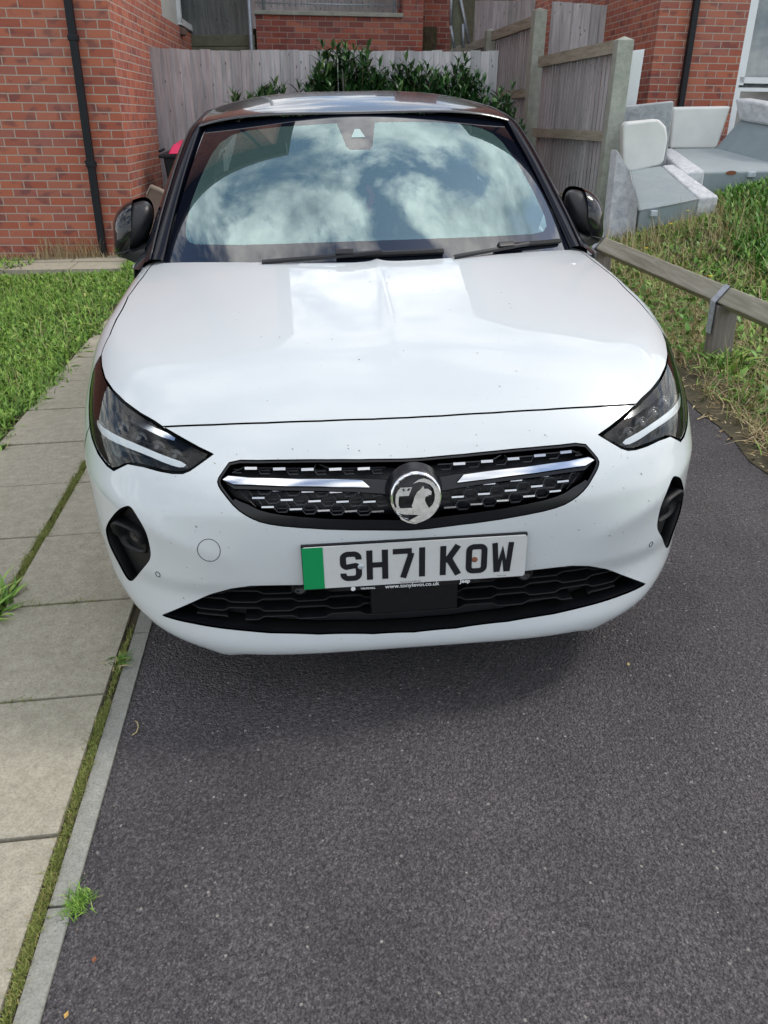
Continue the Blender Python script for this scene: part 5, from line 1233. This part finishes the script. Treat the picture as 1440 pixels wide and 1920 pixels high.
# --- knee rail with steel strap
KX0, KY0, KX1, KY1 = 2.045, 4.6, 2.165, 2.5
kr = empty('knee_rail', (2.05, 4.5, 0), 'low weathered timber knee rail with galvanised straps along the bank', 'rail'); o_ = np.array([2.05, 4.5, 0.])
def krx(y): return KX0+(KX1-KX0)*(y-KY0)/(KY1-KY0)
KZ = .365; hd = .0707
mb = MB(); V = [[], []]
for i, y in enumerate((4.66, -.2)):
    V[i] = [np.array([krx(y)+a_, y, KZ+b_]) for a_, b_ in ((.018, -hd), (hd, .018), (-.004, hd), (-hd, -.012))]
mb.add([tuple(p-o_) for p in V[0]+V[1]], [(0, 1, 2, 3), (7, 6, 5, 4), (0, 4, 5, 1), (1, 5, 6, 2), (2, 6, 7, 3), (3, 7, 4, 0)])
mb.build('rail', M['rail_wood_y'], kr, False, .008)
for y in (4.60, 2.80, .95):
    x_ = krx(y); b = np.array([x_, y, 0])-o_
    MB().hexa([tuple(b+np.array(q)) for q in ((-.055, -.05, -.1), (.075, -.05, -.1), (.075, .05, -.1), (-.055, .05, -.1), (-.068, -.05, .335), (.055, -.05, .335), (.055, .05, .335), (-.068, .05, .335))]).build('post', M['post_wood'], kr, False, .006)
    s_ = MB(); rows_ = []
    for (u_, v_) in [(-.074, .17), (-.074, .30), (-.0755, KZ-.012), (-.006, KZ+hd+.005), (.072, KZ+.024), (.060, .30)]: rows_.append([(b[0]+u_, b[1]-.031, v_), (b[0]+u_, b[1]+.031, v_)])
    s_.grid(rows_); r2 = [[(p[0]-.004, p[1], p[2]+.001) for p in r_] for r_ in rows_]; s_.grid(r2, True); s_.build('strap', M['steel'], kr, False)
# --- sofas dumped on the bank
def quad_prism(mb, Q, nrm, th):
    Q = [np.array(q, float) for q in Q]; n_ = np.array(nrm, float)*th; mb.hexa([tuple(q+n_) for q in Q]+[tuple(q) for q in Q]); return mb
s1 = empty('sofa_section', (3.3, 6.4, .2), 'small grey and white stripped sofa section next to the end fence post', 'sofa'); o_ = np.array([3.3, 6.4, .2])
def PB(L_, ys): return [B_(p_, y_)-o_ for p_, y_ in zip(L_, ys)]
yF, yK = 6.05, 6.95
top = PB([(1198, 395), (1310, 372), (1240, 310), (1180, 318)], (yF, yF, yK, yK))
def block(nm, top4, bot_z, mat, root, bev=.02):
    bot = [np.array([p[0], p[1], bot_z]) for p in top4]; return MB().hexa([tuple(p) for p in bot]+[tuple(p) for p in top4]).build(nm, mat, root, False, bev)
block('seat_base', top, -.12, M['grey_cloth'], s1)
arm_ = PB([(1310.6, 372), (1348, 368), (1263, 308), (1241, 310)], (yF, yF, yK, yK)); am_ = [p+np.array([0, 0, .004]) for p in arm_]
lowz = float(arm_[0][2])-.20; bot = [np.array([p[0], p[1], lowz]) for p in arm_]
MB().hexa([tuple(p) for p in bot]+[tuple(p) for p in am_]).build('side_panel', M['velvet'], s1, False, .02)
MB().hexa([(p[0]+(.002), p[1]+.01, -.12) for p in bot]+[(p[0], p[1]+.01, lowz-.004) for p in bot]).build('side_base', M['white_leather'], s1, False, .008)
bk = PB([(1168, 330), (1239, 311), (1246, 300), (1253, 260), (1250, 238), (1236, 223), (1174, 229), (1168, 240)], [yK]*8)
mb = MB(); n8 = len(bk); mb.add([tuple(p) for p in bk]+[tuple(p+np.array([.02, .16, 0])) for p in bk], [tuple(range(n8)), tuple(range(2*n8-1, n8-1, -1))]+[(i, i+n8, (i+1) % n8+n8, (i+1) % n8) for i in range(n8)]); mb.build('backrest', M['white_leather'], s1, False, .03, 3)
hb = B_((1160, 200), 7.3)-o_; hb2 = B_((1265, 189), 7.3)-o_; hb3 = B_((1250, 312), 7.3)-o_
MB().hexa([(hb[0], .9, 0), (hb3[0], .9, 0), (hb3[0], .98, 0), (hb[0], .98, 0), (hb[0], .9, hb[2]), (hb2[0], .9, hb2[2]), (hb2[0], .98, hb2[2]), (hb[0], .98, hb[2])]).build('outer_back', M['velvet_dark'], s1, False, .02)
la = PB([(1158, 280), (1178, 316), (1198, 378), (1190, 450), (1140, 452)], (6.7, 6.55, 6.04, 6.0, 6.0)); mb = MB(); n5 = 5
mb.add([tuple(p) for p in la]+[tuple(p+np.array([-.03, .12, 0])) for p in la], [tuple(range(5)), tuple(range(9, 4, -1))]+[(i, i+5, (i+1) % 5+5, (i+1) % 5) for i in range(5)]); mb.build('arm', M['velvet_dark'], s1, False, .015)
lg = B_((1226, 399), yF-.03)-o_; MB().box((lg[0]-.03, lg[1]-.02, lg[2]-.03), (lg[0]+.03, lg[1]+.03, lg[2]+.02)).build('bracket', M['steel'], s1, False, .004)
for i_, (a_, b_) in enumerate(((top[0], top[1]), (top[0], top[3]))): MB().tube([tuple(a_+np.array([0, -.004, .0])), tuple((a_+b_)/2+np.array([0, -.004, -.006])), tuple(b_+np.array([0, -.004, 0]))], .006, 6).build('piping', M['velvet_dark'], s1, True)
s2 = empty('sofa', (4.2, 7.2, .4), 'grey and white sofa without cushions under the right house window', 'sofa'); o_ = np.array([4.2, 7.2, .4])
yF, yK = 6.75, 7.75
top = PB([(1312, 323), (1500, 319), (1437, 309), (1340, 278), (1262, 278)], (yF, yF, yK-.25, yK, yK))
top = PB([(1312, 323), (1560, 318), (1450, 276), (1262, 278)], (yF, yF, yK, yK)); block('seat_base', top, -.10, M['grey_cloth'], s2)
arm_ = PB([(1268, 290), (1312.5, 322), (1264, 277.5), (1256, 279)], (7.35, yF, yK, yK))
ar = PB([(1302, 324), (1323, 322), (1262.5, 279), (1252, 281)], (yF-.05, yF-.05, yK, yK)); ar = [p+np.array([0, 0, .012]) for p in ar]; ar[0][0] -= .12; ar[3][0] -= .10
block('side_panel', ar, -.12, M['velvet'], s2, .03)
wbk = PB([(1256, 280), (1345, 280), (1372, 199), (1262, 201)], [yK+.02]*4)
MB().hexa([tuple(p+np.array([0, .18, 0])) for p in wbk]+[tuple(p) for p in wbk]).build('arm_panel', M['white_leather'], s2, False, .03, 3)
cb_ = PB([(1340, 278.5), (1470, 318), (1470, 240), (1386, 225)], (yK, 6.9, 7.15, yK)); MB().hexa([tuple(p+np.array([.25, .1, 0])) for p in cb_]+[tuple(p) for p in cb_]).build('backrest', M['grey_cloth'], s2, False, .02)
cb_ = PB([(1384, 226), (1470, 241), (1470, 200), (1376, 184)], (yK-.02, 7.1, 7.2, yK-.02)); MB().hexa([tuple(p+np.array([.25, .12, 0])) for p in cb_]+[tuple(p) for p in cb_]).build('back_roll', M['velvet'], s2, False, .035, 3)
lg = B_((1409, 326), yF-.02)-o_; MB().box((lg[0]-.04, lg[1]-.02, lg[2]-.03), (lg[0]+.04, lg[1]+.03, lg[2]+.02)).build('bracket', M['steel'], s2, False, .004)
lg = B_((1371, 324), yF-.006)-o_; MB().prism([(lg[0]+.055*math.cos(t), lg[2]+.02*math.sin(t)) for t in np.linspace(0, 2*PI, 25)[:-1]], lambda u, v, d: (u, lg[1]-d, v), 0, .004).build('wood_patch', M['rust'], s2)

# --- street side behind the camera: road, verge and a terrace across the road
st(mesh('road', [(-40, -16, -.012), (40, -16, -.012), (40, -9, -.012), (-40, -9, -.012)], [(0, 1, 2, 3)], M['asphalt']))
P = scatter(9000, -14, 14, -9, -4.5); P = P[(P[:, 0] < -2) | (P[:, 0] > 2)]; blades('verge_grass', P, .10, .03, .8, M['grass'], 3)
st(mesh('verge', [(-30, -8.9, -.008), (-1.8, -8.9, -.008), (-1.8, -3.2, -.008), (-30, -3.2, -.008)], [(0, 1, 2, 3)], M['grass']))
st(mesh('verge', [(2.0, -8.9, -.008), (30, -8.9, -.008), (30, -1.2, -.008), (2.0, -1.2, -.008)], [(0, 1, 2, 3)], M['grass']))
